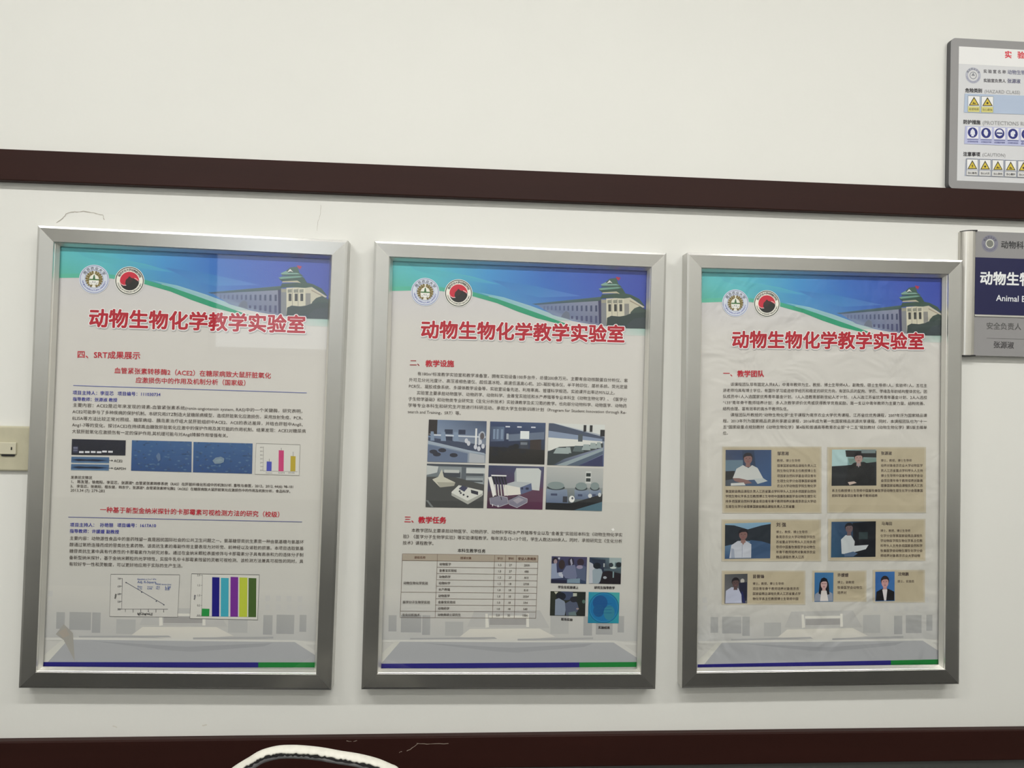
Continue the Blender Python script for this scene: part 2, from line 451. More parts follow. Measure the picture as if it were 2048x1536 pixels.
# ---- the header shared by all three posters, drawn once and copied
RED, REDD, BODY, BLUE = (184, 20, 46), (184, 20, 44), (66, 54, 48), (48, 52, 150)
k1 = Ink(sheet_loc(0), SHEET_Y-.0002)
low = [(96,555),(159,554),(222,556),(290,566),(355,571),(412,589),(463,608),(497,620),(537,628),(571,632),(612,636),(674,641)]
xs = [p[0] for p in low]
def lowy(x):
    for (x0, y0), (x1, y1) in zip(low, low[1:]):
        if x0 <= x <= x1: return y0+(y1-y0)*(x-x0)/(x1-x0)
    return low[-1][1]
def topy(x): return 478+(x-110)*.052
CT = [[(88,182,188),(84,178,196),(70,150,205),(52,102,184),(58,84,174),(54,70,160)],
      [(92,180,178),(86,178,192),(64,140,198),(52,106,184),(62,90,176),(54,70,160)],
      [(84,174,152),(88,176,180),(66,138,188),(76,126,186),(78,104,178),(62,80,164)]]
NX = 30; rows = []; crow = []
for r in range(7):
    t = r/6; rr = []; cc = []
    for j in range(NX+1):
        x = 96+(674-96)*j/NX; rr.append((x, topy(x)*(1-t)+lowy(x)*t))
        g = j/NX*5; a = min(4, int(g)); fg = g-a; q = t*2; bq = min(1, int(q)); fq = q-bq
        mixc = lambda A, B, f: tuple(A[i]*(1-f)+B[i]*f for i in range(3))
        cc.append(mixc(mixc(CT[bq][a], CT[bq][a+1], fg), mixc(CT[bq+1][a], CT[bq+1][a+1], fg), fq))
    rows.append(rr); crow.append(cc)
k1.grid(rows, crow)
# soft darker and lighter swirls printed in the sky
k1.poly([(150,497),(205,512),(290,528),(350,545),(300,540),(220,528),(165,512)], [(84,174,186)]*3+[(70,150,196)]*2+[(84,172,186)]*2)
k1.poly([(330,535),(420,548),(520,570),(430,572),(380,560)], [(58,122,186)]*2+[(80,118,190)]+[(70,130,190)]*2)
k1.poly([(96,548),(159,547),(222,549),(287,558.5),(341,574),(383,588.5),(426,604),(468,619.5),(500,631),(465,625),(426,615),(383,600),(341,583),(290,568.5),(222,557),(159,555.5),(96,556)],
        [(90,178,156),(86,176,150),(80,172,150),(60,160,132)]+[(40,148,112)]*9+[(60,160,132),(80,172,150),(86,176,150),(90,178,156)])
k1.poly([(300,560),(355,571),(412,589),(463,608),(500,621),(470,620),(426,604),(383,588.5),(341,574)],
        [(110,176,190),(140,184,198),(150,184,196),(160,186,192),(176,190,192),(160,190,186),(150,186,190),(140,184,192),(120,180,190)])
k1.poly([(560,632),(674,640),(674,654),(620,652),(560,642)], [(196,200,200),(150,186,176),(182,196,190),(190,198,194),(200,200,198)])
# the building printed in the banner
z = Z(400, 510, 7.314)
def B(c, *p): k1.poly(z(*p), [tuple(x*.88 for x in q) for q in c] if isinstance(c, list) else tuple(x*.88 for x in c))
B([(120,140,180),(150,155,178),(126,132,160),(118,122,150),(150,165,190),(130,150,190)], (180,560),(1150,512),(1185,880),(1000,860),(700,795),(430,720))
B([(90,122,150),(84,112,104),(70,94,92),(80,104,124)], (110,548),(1190,452),(1190,512),(170,566))
for i, x in enumerate((290,345,405,468,532,597,660,728,797,868,940,1015,1092)):
    t = i/12; B((int(110-40*t), int(124-44*t), int(164-50*t)), (x,582+8*(1-t)),(x+22+10*t,580),(x+22+10*t,640+34*t),(x,640+34*t))
for x, yb in ((715,780),(790,795),(866,812),(940,820),(1010,838),(1088,846)): B((84,90,130), (x,738),(x+34,738),(x+34,yb),(x,yb))
B((120,130,150), (590,700),(640,660),(690,690),(700,790),(560,750))
B((64,66,104), (1140,515),(1190,505),(1190,882),(1150,875))
B((142,146,152), (1185,490),(1270,490),(1270,890),(1185,884))
B((170,168,150), (1190,500),(1262,500),(1262,545),(1190,545))
B((224,220,198), (1265,480),(1545,470),(1545,770),(1265,890))
for x in (1283,1372,1455):
    B((150,152,138), (x,505),(x+60,500),(x+60,550),(x,552)); B((64,66,66), (x+14,566),(x+56,566),(x+56,674),(x+14,674))
for x in (1348,1432): B((150,146,136), (x,490),(x+7,490),(x+7,760),(x,760))
B((212,208,188), (1540,478),(1630,465),(1860,612),(1650,700),(1540,760))
B((150,150,146), (1546,560),(1618,560),(1618,720),(1546,740))
B((170,158,140), (1630,505),(1790,590),(1780,602),(1630,525))
B((66,92,82), (1170,482),(1200,418),(1470,402),(1560,405),(1650,425),(1780,490),(1872,612),(1640,468),(1540,482),(1340,470))
B((204,198,172), (1200,402),(1215,380),(1425,368),(1478,412),(1430,402))
B((60,90,78), (1160,352),(1195,312),(1450,298),(1520,330),(1565,406),(1480,410),(1425,374),(1200,386))
B((126,170,156), (1145,330),(1210,318),(1450,306),(1500,322),(1450,330),(1180,352))
B((70,104,92), (1190,278),(1250,240),(1320,182),(1425,172),(1455,262),(1515,312),(1440,306),(1200,300))
B((140,180,168), (1180,268),(1262,232),(1290,262),(1420,262),(1470,282),(1195,284))
B((240,240,236), (1275,252),(1320,204),(1366,252),(1328,236))
B((190,60,90), (1420,150),(1492,168),(1462,212),(1428,184))
B((70,88,82), (1640,690),(1700,630),(1790,598),(1860,640),(1910,690),(1910,770),(1640,760))
B((56,72,72), (1275,770),(1340,740),(1470,752),(1560,738),(1660,700),(1910,690),(1910,940),(1560,930),(1550,890),(1265,890))
B((66,78,84), (1580,880),(1700,780),(1910,770),(1910,925),(1590,930))
banner = k1.build('header_banner', SH[0][1], keep=True)

def emblem_a(k, c, r, y=None):
    """round blue university emblem with wheat wreath"""
    k.disc(c[0], c[1], r*1.06, (206,212,224)); k.disc(c[0], c[1], r*1.0, (96,104,160), r0=r*.965)
    k.disc(c[0], c[1], r*.66, (100,108,164), r0=r*.635); k.disc(c[0], c[1], r*.60, (226,224,214))
    k.ring('南京农业大学', c[0], c[1], r*.80, r*.27, -66, 66, (40,46,72), .02)
    k.ring('NANJING AGRICULTURAL UNIVERSITY', c[0], c[1], r*.80, r*.165, 262, 98, (96,102,170), .02, True)
    for sgn in (-1, 1):
        for i in range(9):
            t = math.radians(14+i*18)
            for rr in (.54, .42):
                cx, cz = c[0]+sgn*r*rr*math.sin(t), c[1]+r*rr*math.cos(t)
                k.disc(cx, cz, r*.085, (112,98,52) if (i+int(rr*10)) % 2 else (132,116,66), 8)
    yy = k.y(); R = r
    def P(pts, cc):
        y2 = k.y(); k.raw([(c[0]+a*R, y2, c[1]+b*R) for a, b in pts], [tuple(range(len(pts)))], [k.col(cc)]*len(pts))
    P([(-.34,.02),(.34,.02),(.05,.40),(-.05,.40)], (232,232,222))
    P([(-.32,-.06),(.33,-.06),(.36,.02),(-.34,.02)], (52,112,52)); P([(-.09,.0),(.09,.0),(.05,.24),(0,.36),(-.05,.24)], (58,104,62))
    P([(-.30,-.40),(.30,-.40),(.36,-.10),(-.36,-.10)], (236,234,226))
    k.ring('1902', c[0], c[1]-r*.55, r*.34, r*.20, -50, 50, (110,110,120), .02)
def emblem_b(k, c, r):
    """round black and red emblem"""
    k.disc(c[0], c[1], r*1.05, (222,222,216)); k.disc(c[0], c[1], r*1.0, (38,46,44), r0=r*.92)
    k.disc(c[0], c[1], r*.94, (232,230,220))
    def P(pts, cc):
        y2 = k.y(); k.raw([(c[0]+a*r, y2, c[1]+b*r) for a, b in pts], [tuple(range(len(pts)))], [k.col(cc)]*len(pts))
    q = .68; N = 24
    k.disc(c[0], c[1]-r*.02, r*q, (24,24,26))
    up = [(q*math.cos(math.radians(t)), q*math.sin(math.radians(t))-.02) for t in [8+ (206-8)*i/N for i in range(N+1)]]
    S_ = [(-.60,-.28),(-.42,-.38),(-.24,-.36),(-.30,-.16),(-.26,.06),(-.10,.22),(.0,.34),(.10,.22),(.22,.20),(.36,.16),(.54,.02)]
    P(up+S_, (196,34,58))
    k.line_local = None
    for arc in ([(-.66,-.10),(-.60,-.24),(-.44,-.34),(-.22,-.34)], [(.34,.20),(.52,.14),(.64,.0),(.68,-.14)]):
        y2 = k.y(); pts = []; f = []
        for i, (a, b) in enumerate(arc): pts += [(c[0]+a*r, y2, c[1]+b*r+r*.022), (c[0]+a*r, y2, c[1]+b*r-r*.022)]
        for i in range(len(arc)-1): f.append((2*i, 2*i+1, 2*i+3, 2*i+2))
        k.raw(pts, f, [k.col((240,214,214))]*len(pts))
    P([(-.28,-.10),(-.20,.14),(-.06,.20),(-.10,.30),(0,.26),(.06,.30),(.10,.18),(.26,.10),(.14,-.10),(.02,-.2),(-.14,-.24)], (52,30,32))
    k.ring('南京农业大学动物医学院', c[0], c[1], r*.81, r*.20, -70, 70, (30,30,32), .03)
    k.ring('COLLEGE OF VETERINARY MEDICINE NJAU', c[0], c[1], r*.81, r*.135, 258, 102, (50,50,52), .025, True)

z5 = Z(110, 500, 10.24)
L1 = sheet_loc(0)
def rad(p, q): a, b2 = L1(*p), L1(*q); return math.dist(a, b2)
R_E = rad(z5(805,600), z5(1095,600))
emblem_a(k1, L1(*z5(805,600)), R_E); em_a = k1.build('emblem', SH[0][1], label='round pale blue university emblem with wheat wreath')
emblem_b(k1, L1(*z5(1530,632)), R_E*1.005); em_b = k1.build('emblem', SH[0][1], label='round black and red emblem')
z1 = Z(100, 480, 3.531)
T0, T1 = z1(274,549), z1(1808,597)
TITLE = '动物生物化学教学实验室'
k1.text(TITLE, T0, T1, (178,178,180), .078); n_ = len(k1.v); k1.v = [(a+.0010, y_, b_-.0016) for a, y_, b_ in k1.v]
k1.text(TITLE, T0, T1, (240,230,230), .072)
k1.text(TITLE, T0, T1, (172, 20, 42), .034)
title = k1.build('title_lettering', SH[0][1], label='bold red title lettering with white edge')

def mid(a, b): return ((a[0]+b[0])/2, (a[1]+b[1])/2)
HEADS = {1: (Z(760,500,3.657)(296,574), Z(760,500,3.657)(1791,621)), 2: (Z(1380,520,3.724)(316,588), Z(1380,520,3.724)(1737,608))}
m1 = L1(*mid(T0, T1))
for k in (1, 2):
    mk = sheet_loc(k)(*mid(*HEADS[k])); sc = math.dist(sheet_loc(k)(*HEADS[k][0]), sheet_loc(k)(*HEADS[k][1]))/math.dist(L1(*T0), L1(*T1))
    for o in (banner, em_a, em_b, title):
        c = o.copy(); COL.objects.link(c); c.parent = SH[k][1]
        c.location = (mk[0]-m1[0], 0, mk[1]-m1[1])
        if k == 2:
            c.data = o.data.copy(); c.data.materials[0] = M_INKW
    print('HEADER shift', k, mk[0]-m1[0], mk[1]-m1[1], sc)

# ---- the pale plaza picture and the coloured strip at the foot, shared by all three
k3 = Ink(sheet_loc(2), SHEET_Y-.0002, 1.36)  # gain raised so this print looks lighter where lamp light is weaker
z = Z(1380, 1200, 3.657)
def C(c, *p): k3.poly(z(*p), c)
G0, G1 = (152,154,157), (146,148,152)
up_ = (188,188,184)
k3.grid([z((0,-60),(900,-60),(1880,-60)), z((0,120),(900,100),(1880,80)), z((0,300),(900,295),(1880,285))],
        [[(180,179,174)]*3, [(171,171,168),(178,177,172),(173,173,170)], [(166,167,166),(168,168,166),(166,167,166)]])
for x, y0, y1, wd in ((150,125,240,55),(235,122,245,140),(382,122,262,55),(1492,115,250,60),(1578,110,242,115),(1728,108,225,44)):
    C([(150,151,150),(152,153,152),(146,147,148),(144,145,146)], (x,y0),(x+wd,y0),(x+wd,y1),(x,y1))
for x in (90,1340,1420,1500,1570,1640,1710):
    for y0 in (-20, 42): C((173,173,171), (x,y0),(x+32,y0),(x+32,y0+40),(x,y0+40))
C((158,159,158), (540,165),(665,165),(665,265),(540,265)); C((160,161,160), (1265,110),(1390,108),(1390,240),(1265,240))
C((166,166,164), (740,85),(1190,75),(1260,200),(690,200))
C((196,195,188), (815,105),(832,105),(842,200),(818,205)); C((196,195,188), (1098,100),(1115,100),(1118,195),(1098,195))
C((194,193,186), (840,118),(1100,115),(1100,132),(840,135)); C((144,143,142), (845,140),(1096,136),(1098,180),(845,184))
C([(186,184,178),(192,190,182),(192,190,182),(186,184,178),(184,183,178),(180,180,176)], (640,272),(710,215),(1190,205),(1300,262),(1040,292),(880,292))
C((150,151,152), (300,285),(880,270),(900,282),(300,298)); C((150,151,152), (1040,280),(1560,262),(1560,275),(1040,292))
C((184,184,180), (60,302),(620,290),(1060,292),(1700,282),(1860,300),(1860,312),(1060,306),(60,318))
C([G0,G0,G0,G1,G1], (225,312),(1060,304),(1705,296),(1920,440),(60,478))
C((140,142,146), (380,318),(1000,345),(1560,305),(1500,330),(1040,378),(900,372))
C((182,182,176), (20,478),(195,312),(232,312),(100,474)); C((182,182,178), (1700,296),(1750,296),(1920,410),(1920,438))
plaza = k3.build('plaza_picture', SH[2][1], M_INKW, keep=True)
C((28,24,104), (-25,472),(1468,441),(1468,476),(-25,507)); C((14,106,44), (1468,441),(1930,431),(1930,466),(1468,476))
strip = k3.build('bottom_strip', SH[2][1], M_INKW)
L3 = sheet_loc(2); s3 = L3(*z(1468,441))
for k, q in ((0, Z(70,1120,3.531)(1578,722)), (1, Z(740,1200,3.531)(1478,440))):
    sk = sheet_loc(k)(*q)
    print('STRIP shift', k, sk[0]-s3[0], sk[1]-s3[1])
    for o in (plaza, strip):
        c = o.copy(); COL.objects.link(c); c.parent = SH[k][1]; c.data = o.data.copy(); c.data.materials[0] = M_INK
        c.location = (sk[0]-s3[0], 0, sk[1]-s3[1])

# ---- left poster
k = Ink(sheet_loc(0), SHEET_Y-.0008); P = SH[0][1]
z2 = Z(110, 680, 3.793); z3 = Z(110, 860, 3.793); z4 = Z(110, 1000, 3.793); zz5 = Z(70, 1120, 3.531)
k.text('四、SRT成果展示', z2(168,108), z2(650,118), RED, .018); k.build('heading', P)
k.text('血管紧张素转移酶2（ACE2）在糖尿病致大鼠肝脏氧化', z2(450,230), z2(1640,270), RED, .012); k.build('heading', P)
k.text('应激损伤中的作用及机制分析（国家级）', z2(612,303), z2(1478,326), RED, .012); k.build('heading', P)
k.line(z2((140,345),(1910,401)), .0012, (70,84,160)); k.build('ruled_line', P); k.line(z3((102,660),(1875,697)), .0012, (70,76,140)); k.build('ruled_line', P)
k.text('项目主持人：李亚芯   项目编号：111030734', z2(135,398), z2(802,413), BLUE, .014); k.build('body_text', P, label='small blue lettering')
k.text('指导教师：张源淑 教授', z2(135,447), z2(474,455), BLUE, .014); k.build('body_text', P, label='small blue lettering')
k.text('项目主持人：  孙艳丽   项目编号：1617A10', z3(115,718), z3(768,724), BLUE, .014); k.build('body_text', P, label='small blue lettering')
k.text('指导教师：许媛媛 副教授', z4(112,234), z4(488,241), BLUE, .014)
k.build('body_text', P, label='small blue lettering')
k.para(['主要内容：ACE2是近年来发现的肾素-血管紧张素系统(renin-angiotensin system, RAS)中的一个关键酶，研究表明，',
        'ACE2可能参与了多种疾病的保护机制。本研究用STZ制造大鼠糖尿病模型，造成肝脏氧化应激损伤，采用放射免疫、PCR、',
        'ELISA等方法比较正常对照组、糖尿病组、胰岛素治疗组大鼠肝脏组织中ACE2、ACE的表达差异，并结合肝脏中AngII、',
        'Ang1-7等的变化，探讨ACE2在持续高血糖致肝脏氧化应激中的保护作用及其可能的作用机制。结果发现：ACE2对糖尿病',
        '大鼠肝脏氧化应激损伤有一定的保护作用,其机理可能与对AngII降解作用增强有关。|'],
       (*z2(135,492), *z2(1900,541)), (*z2(129,692), *z2(1905,741)), BODY, .0)
k.build('body_text', P)
k.text('发表论文情况', z3(120,358), z3(283,361), BODY, .012)
k.build('body_text', P); k.text('1、 陈友慧，徐南阳，李亚芯，张源淑*. 血管紧张素转移系统（RAS）在肝脏纤维化形成中的机制分析. 畜牧与兽医，2012，2012, 44(6): 98-101', z3(120,390), z3(1812,430), BODY, .012)
k.build('body_text', P); k.text('2、 李亚芯，张南阳，程东健，韩东宁，张源淑*. 血管紧张素转化酶2（ACE2）在糖尿病致大鼠肝脏氧化应激损伤中的作用及机制分析，食品科学，', z3(118,424), z3(1802,466), BODY, .012)
k.build('body_text', P); k.text('2013,34 (7): 279-283', z3(118,455), z3(380,461), BODY, .0); k.build('body_text', P)
k.text('一种基于新型金纳米探针的卡那霉素可视检测方法的研究（校级）', z3(342,603), z3(1735,641), RED, .012); k.build('heading', P)
k.para(['主要内容：动物源性食品中的兽药残留一直是困扰国际社会的公共卫生问题之一。氨基糖苷类抗生素是一种由氨基糖与氨基环',
        '醇通过氧桥连接而成的苷类抗生素药物。该类抗生素的毒副作用主要表现为对听觉、前神经以及肾脏的损害。本项目选取氨基',
        '糖苷类抗生素中具有代表性的卡那霉素作为研究对象。通过在金纳米颗粒表面修饰与卡那霉素分子具有高亲和力的适体分子制',
        '备新型纳米探针，基于金纳米颗粒的光学特性，实现牛乳中卡那霉素残留的灵敏可视检测。该检测方法兼具可视性的同时，具',
        '有较好专一性和灵敏度，可以更好地应用于实际的生产生活。|'],
       (*z4(112,288), *z4(1888,318)), (*z4(107,484), *z4(1884,514)), BODY, .0)
k.build('body_text', P)
g = k.quad(z3((130,68),(538,78),(535,193),(126,188)))
g.grad((30,32,50), (24,26,42)); g.r(.03,.45,.12,.85,(60,64,92)); g.r(.03,.52,.11,.60,(120,124,150)); g.r(.03,.68,.11,.73,(110,114,140))
for u, v in ((.14,.76),(.25,.75),(.36,.74),(.47,.75),(.57,.70),(.68,.71)): g.r(u,v,u+.085,v+.12,(214,216,222))
k.build('photograph', P, label='black gel picture with bright bands')
for q in (((126,202),(412,206),(411,252),(124,248)), ((124,258),(411,262),(409,308),(122,303))):
    g = k.quad(z3(*q)); g.grad((64,104,150), (52,88,136)); g.p([(.02,.5),(.2,.34),(.4,.42),(.6,.36),(.98,.5),(.7,.72),(.4,.66),(.2,.72)], (20,34,62)); g.r(0,.86,1,1,(96,134,170))
for y0, t, x1 in ((231,'ACE2',514), (289,'GAPDH',540)):
    k.line(z3((412,y0),(436,y0)), .0008, (40,40,40)); k.poly(z3((430,y0-7),(442,y0),(430,y0+7)), (40,40,40)); k.text(t, z3(448,y0+1), z3(x1,y0+3), (50,48,46), .012)
k.build('photograph', P, label='two blue blot strips with arrows')
for n_, q in enumerate((((585,77),(1038,88),(1036,320),(578,308)), ((1052,90),(1500,102),(1495,332),(1047,320)))):
    g = k.quad(z3(*q)); g.grad4((54,92,140), (60,94,140), (44,74,122), (40,72,124))
    g.specks(90, .03, [(66,106,150),(48,84,132),(44,74,120),(74,112,154)])
    if n_ == 0:
        g.p([(.41,.5),(.45,.38),(.48,.44),(.49,.62),(.45,.68)], (84,112,152))
    else:
        g.p([(.33,.60),(.38,.50),(.47,.46),(.53,.52),(.52,.64),(.46,.69),(.37,.70)], (112,136,156)); g.p([(.37,.60),(.45,.52),(.50,.58),(.44,.64)], (124,146,160))
    k.build('photograph', P, label=('blue tissue micrograph beside the gel picture', 'blue tissue micrograph with a pale oval')[n_])
def bars_chart(z, frame, ax, bars, wd):
    k.poly(z(*frame), (204,203,197)); k.outline(z(*frame), .0008, (110,108,104))
    for a, b2 in ax: k.line(z(a, b2), .0007, (120,118,116))
    for x0, y0, x1, y1, c in bars: k.poly(z((x0,y0),(x1,y0+2),(x1-2,y1),(x0-2,y1)), c)
bars_chart(z3, ((1527,102),(1860,112),(1852,345),(1518,335)), (((1582,125),(1578,310)), ((1578,310),(1840,316))),
           ((1607,238,1645,311,(66,74,170)), (1698,153,1737,313,(190,56,112)), (1788,197,1826,313,(176,156,44))), 0)
for x, y0, y1 in ((1626,218,240),(1717,135,156),(1807,165,200)): k.line(z3((x,y0),(x,y1)), .0007, (60,60,60))
for i in range(7): k.line(z3((1568,132+i*29),(1582,132+i*29)), .0007, (120,118,116))
for i, t in enumerate(('60','50','40','30','20','10','0')): k.text(t, z3(1556,131+i*29), z3(1570,131+i*29), (110,108,106), .01, em=.0042)
for x, t in ((1600,'Control'),(1695,'DM'),(1770,'DM+INS')): k.text(t, z3(x,324), z3(x+48,325), (96,94,94), .01, em=.0040)
k.build('chart', P, label='small bar chart with blue, crimson and yellow bars')
k.poly(zz5((537,100),(1022,104),(1008,403),(528,398)), (198,197,192)); k.outline(zz5((537,100),(1022,104),(1008,403),(528,398)), .0009, (70,70,72))
k.line(zz5((618,128),(613,346),(940,347)), .0010, (70,70,72)); k.line(zz5((585,346),(614,346)), .0010, (70,70,72))
k.line(zz5((645,158),(915,316)), .0012, (72,76,90))
for i in range(5): k.line(zz5((598,130+i*54),(617,130+i*54)), .0009, (70,70,72)); k.text('%d' % (700-i*50), zz5(584,131+i*54), zz5(606,131+i*54), (90,90,92), .02, em=.006)
for i in range(6): k.line(zz5((640+i*54,346),(640+i*54,358)), .0009, (70,70,72)); k.text(str(i+1), zz5(636+i*54,362), zz5(644+i*54,362), (80,80,82), .02)
for x, y in ((645,158),(755,226),(858,290),(912,315)): q = sheet_loc(0)(*zz5(x, y)); k.disc(q[0], q[1], .0014, (70,74,90), 8)
for t, x0, x1, y0 in (('Equation y = a + b*x',725,858,133),('Adj. R-Square',725,858,153),('Value',850,890,166),('Standard Error',895,965,170),('Slope',725,760,185),('Intercept',795,835,186),('-40.2',855,885,187),('1.24',918,960,188),('A1 A2',725,758,200),('0.998',795,828,200),('702.1',855,885,200),('3.8',918,952,200)):
    k.text(t, zz5(x0,y0), zz5(x1,y0+1), (96,112,160), .02)
k.text('lg[C(ng/mL)]', zz5(725,376), zz5(832,378), (48,48,50), .03)
q0, q1 = zz5(566,272), zz5(574,238); k.text('A650', q0, q1, (48,48,50), .03)
k.build('chart', P, label='line chart with one falling line')
bars_chart(zz5, ((1107,97),(1585,104),(1572,422),(1095,412)), (((1183,103),(1177,395)), ((1140,396),(1560,402))),
           ((1180,342,1233,396,(36,140,66)), (1252,120,1304,398,(26,22,120)), (1314,125,1369,399,(62,160,180)), (1382,118,1436,400,(112,44,140)), (1444,122,1501,401,(178,190,62)), (1509,126,1564,402,(66,92,42))), 0)
k.outline(zz5((1107,97),(1585,104),(1572,422),(1095,412)), .0010, (80,80,82))
for i, t in enumerate(('2.0','1.5','1.0','0.5','0.0')): k.text(t, zz5(1146,106+i*71), zz5(1168,106+i*71), (110,108,108), .02, em=.006); k.line(zz5((1172,107+i*71),(1182,107+i*71)), .0007, (100,100,100))
k.text('A650', zz5(1125,280), zz5(1131,246), (60,60,80), .03)
k.build('chart', P, label='bar chart with green, navy, teal, purple, lime and olive bars')
k.poly([(112,1268),(128,1248),(146,1266),(150,1322),(128,1280)], [(158,156,150)]*5)
k.poly([(118,1264),(132,1256),(140,1270),(126,1276)], [(164,156,146)]*4); k.build('stain', P, label='faint brownish crumpled patch')

# ---- middle poster
k = Ink(sheet_loc(1), SHEET_Y-.0008); P = SH[1][1]
z7 = Z(790, 700, 4.096); z8 = Z(800, 830, 4.452); zt = Z(780, 1020, 4.096); zb = Z(780, 1080, 6.4); zp = Z(1080, 1090, 8.535)
k.text('二、', z7(120,103), z7(240,105), (150,34,46), .02, em=.0155); k.text('教学设施', z7(250,110), z7(484,111), RED, .03); k.build('heading', P)
k.para(['>有180m²标准教学实验室和教学准备室，拥有实验设备100多台件，总值200余万元。主要有自动核酸蛋白分析仪、紫',
        '外可见分光光度计、高压液相色谱仪、超低温冰柜、高速低温离心机、2D-凝胶电泳仪、半干转印仪、层析系统、荧光定量',
        'PCR仪、凝胶成像系统、多媒体教学设备等。实验室设备先进、利用率高、管理科学规范。实验课开出率达95%以上。|',
        '>实验室主要承担动物医学、动物药学、动物科学、金善宝实验班和水产养殖等专业本科生《动物生物化学》、《医学分',
        '子生物学基础》和动物类专业研究生《生化分析技术》实验课教学及实习周的教学。也向部分动物科学、动物医学、动物药',
        '学等专业本科生和研究生开放进行科研活动。承担大学生创新训练计划（Program for Student Innovation through Re-',
        'search and Training，SRT）等。|'],
       (*z7(116,191), *z7(1908,250)), (*z7(104,503), *z7(1893,562)), BODY, .0)
k.build('body_text', P)
DK = (28,32,48)
# six laboratory photographs
g = k.quad(z8((257,40),(772,55),(760,428),(243,415)))
g.grad4((92,112,146), (62,80,112), (150,158,168), (110,128,150)); g.r(0,0,.15,.38,(48,42,44)); g.p([(.15,0),(1,0),(1,.36),(.15,.30)], [(104,126,160),(60,76,108),(84,102,134),(120,140,170)])
for u, v, a, c2 in ((.28,.22,.14,(46,58,84)),(.52,.22,.12,(44,54,82)),(.3,.38,.12,(40,52,80))): g.r(u,v,u+a,v+.11,c2)
g.p([(0,.42),(1,.58),(1,.78),(0,.52)], (58,70,98)); g.p([(0,.34),(.8,.36),(.99,.36),(.99,.40),(.1,.38)], (190,200,212))
for u in (.04,.22,.24,.44,.46): g.p([(u,.28),(u+.05,.28),(u+.07,.5),(u,.5)], (120,142,172))
g.r(.81,.18,.84,.62,(220,222,222)); g.r(.87,.30,.89,.58,(200,206,212)); g.e(.93,.34,.05,.10,(160,170,186)); g.e(.93,.36,.035,.08,(90,84,90))
for u, v in ((.66,.48),(.70,.54),(.9,.5),(.82,.62),(.88,.66),(.95,.6)): g.e(u,v,.03,.06,(196,200,210),10)
g.p([(.0,.50),(.70,.70),(.98,.76),(.98,.80),(.7,.75),(0,.58)], (150,166,184)); g.p([(0,.6),(.69,.78),(.69,1),(0,1)], (92,110,142)); g.p([(.72,.76),(.98,.82),(.98,1),(.72,1)], (166,172,180))
for u, v in ((.1,.76),(.16,.82),(.25,.72),(.45,.83)): g.e(u,v,.07,.05,(44,46,62),14)
k.build('photograph', P, label='photograph of blue lit laboratory benches, upper left')
g = k.quad(z8((803,57),(1297,70),(1285,440),(790,428)))
g.grad4((54,68,104), (66,82,114), (22,22,24), (20,22,30)); g.p([(.0,.12),(.26,.12),(.26,.46),(.02,.48)], [(60,76,108),(86,108,142),(88,108,140),(66,80,112)])
for u in (.06,.12,.2): g.r(u,.18,u+.04,.42,(118,140,170))
g.r(.3,.28,.34,.42,(160,170,182)); g.p([(.34,.3),(.98,.22),(.98,.4),(.34,.46)], (96,112,138)); g.r(.55,.21,.71,.40,(216,222,222))
for u in (.28,.49,.74): g.r(u,.10,u+.08,.13,(206,212,224))
g.r(.55,.44,.70,.66,(54,62,76)); g.r(.56,.48,.68,.54,(110,120,132)); g.p([(.73,.42),(.93,.40),(.93,.7),(.73,.68)], (58,48,46)); g.p([(0,.6),(1,.66),(1,1),(0,1)], [(36,36,40),(40,36,34),(18,18,20),(20,20,24)])
for u, v in ((.12,.66),(.26,.66),(.4,.62),(.48,.58),(.6,.7),(.1,.78)): g.e(u,v,.06,.06,(26,28,38),10)
k.build('photograph', P, label='photograph of a dark classroom with a bright screen')
g = k.quad(z8((1325,72),(1825,88),(1812,458),(1310,445)))
g.grad4((190,198,204), (176,184,190), (60,74,120), (60,72,84)); g.p([(0,.0),(.08,0),(1,.30),(1,.40),(0,.22)], (70,82,108)); g.p([(.12,0),(1,0),(1,.26)], (206,210,206))
g.p([(0,.18),(.96,.34),(.96,.40),(0,.34)], (128,146,176)); g.p([(0,.34),(.96,.4),(.96,.5),(.4,.58),(0,.66)], (212,214,208))
for u in (.62,.73,.92,.97): g.r(u,.02+.1*(u > .8),u+.05,.18+.1*(u > .8),(40,40,44))
g.r(.53,.24,.61,.42,(78,88,96)); g.p([(0,.68),(.2,.56),(.6,.52),(.98,.44),(.98,.54),(.3,.84),(.1,1),(0,1)], (52,62,66))
for u, v, s2 in ((.24,.64,.14),(.36,.62,.06),(.54,.58,.1),(.68,.54,.08),(.8,.5,.07),(.9,.48,.05)): g.p([(u-s2,v+.08),(u-s2*.6,v-.06),(u+s2*.6,v-.06),(u+s2,v+.08)], (150,166,166) if s2 != .1 else (90,106,110))
g.p([(.15,1),(.98,.56),(.98,.62),(.34,1)], (140,158,166)); g.p([(.34,1),(.98,.63),(.98,.7),(.54,1)], (78,96,118)); g.p([(.56,1),(.98,.72),(.98,1)], (50,56,100))
k.build('photograph', P, label='photograph of a long lab bench under wall cupboards')
g = k.quad(z8((240,432),(757,445),(742,828),(228,820)))
g.grad4((120,130,136), (140,150,156), (58,58,54), (58,58,56)); g.p([(0,0),(1,0),(1,.06),(0,.05)], (62,70,82)); g.p([(0,.04),(.2,.06),(.18,.2),(0,.26)], (186,192,190))
g.r(.22,.08,.60,.20,(132,142,146)); g.r(.28,.18,.58,.30,(60,66,76)); g.r(.3,.13,.56,.2,(182,186,182)); g.r(.60,.06,.68,.42,(86,96,106)); g.r(.68,.08,1,.2,(188,194,192)); g.r(.68,.2,.98,.26,(76,84,92)); g.r(.68,.30,.98,.44,(146,156,160)); g.r(.7,.36,.97,.40,(70,78,86))
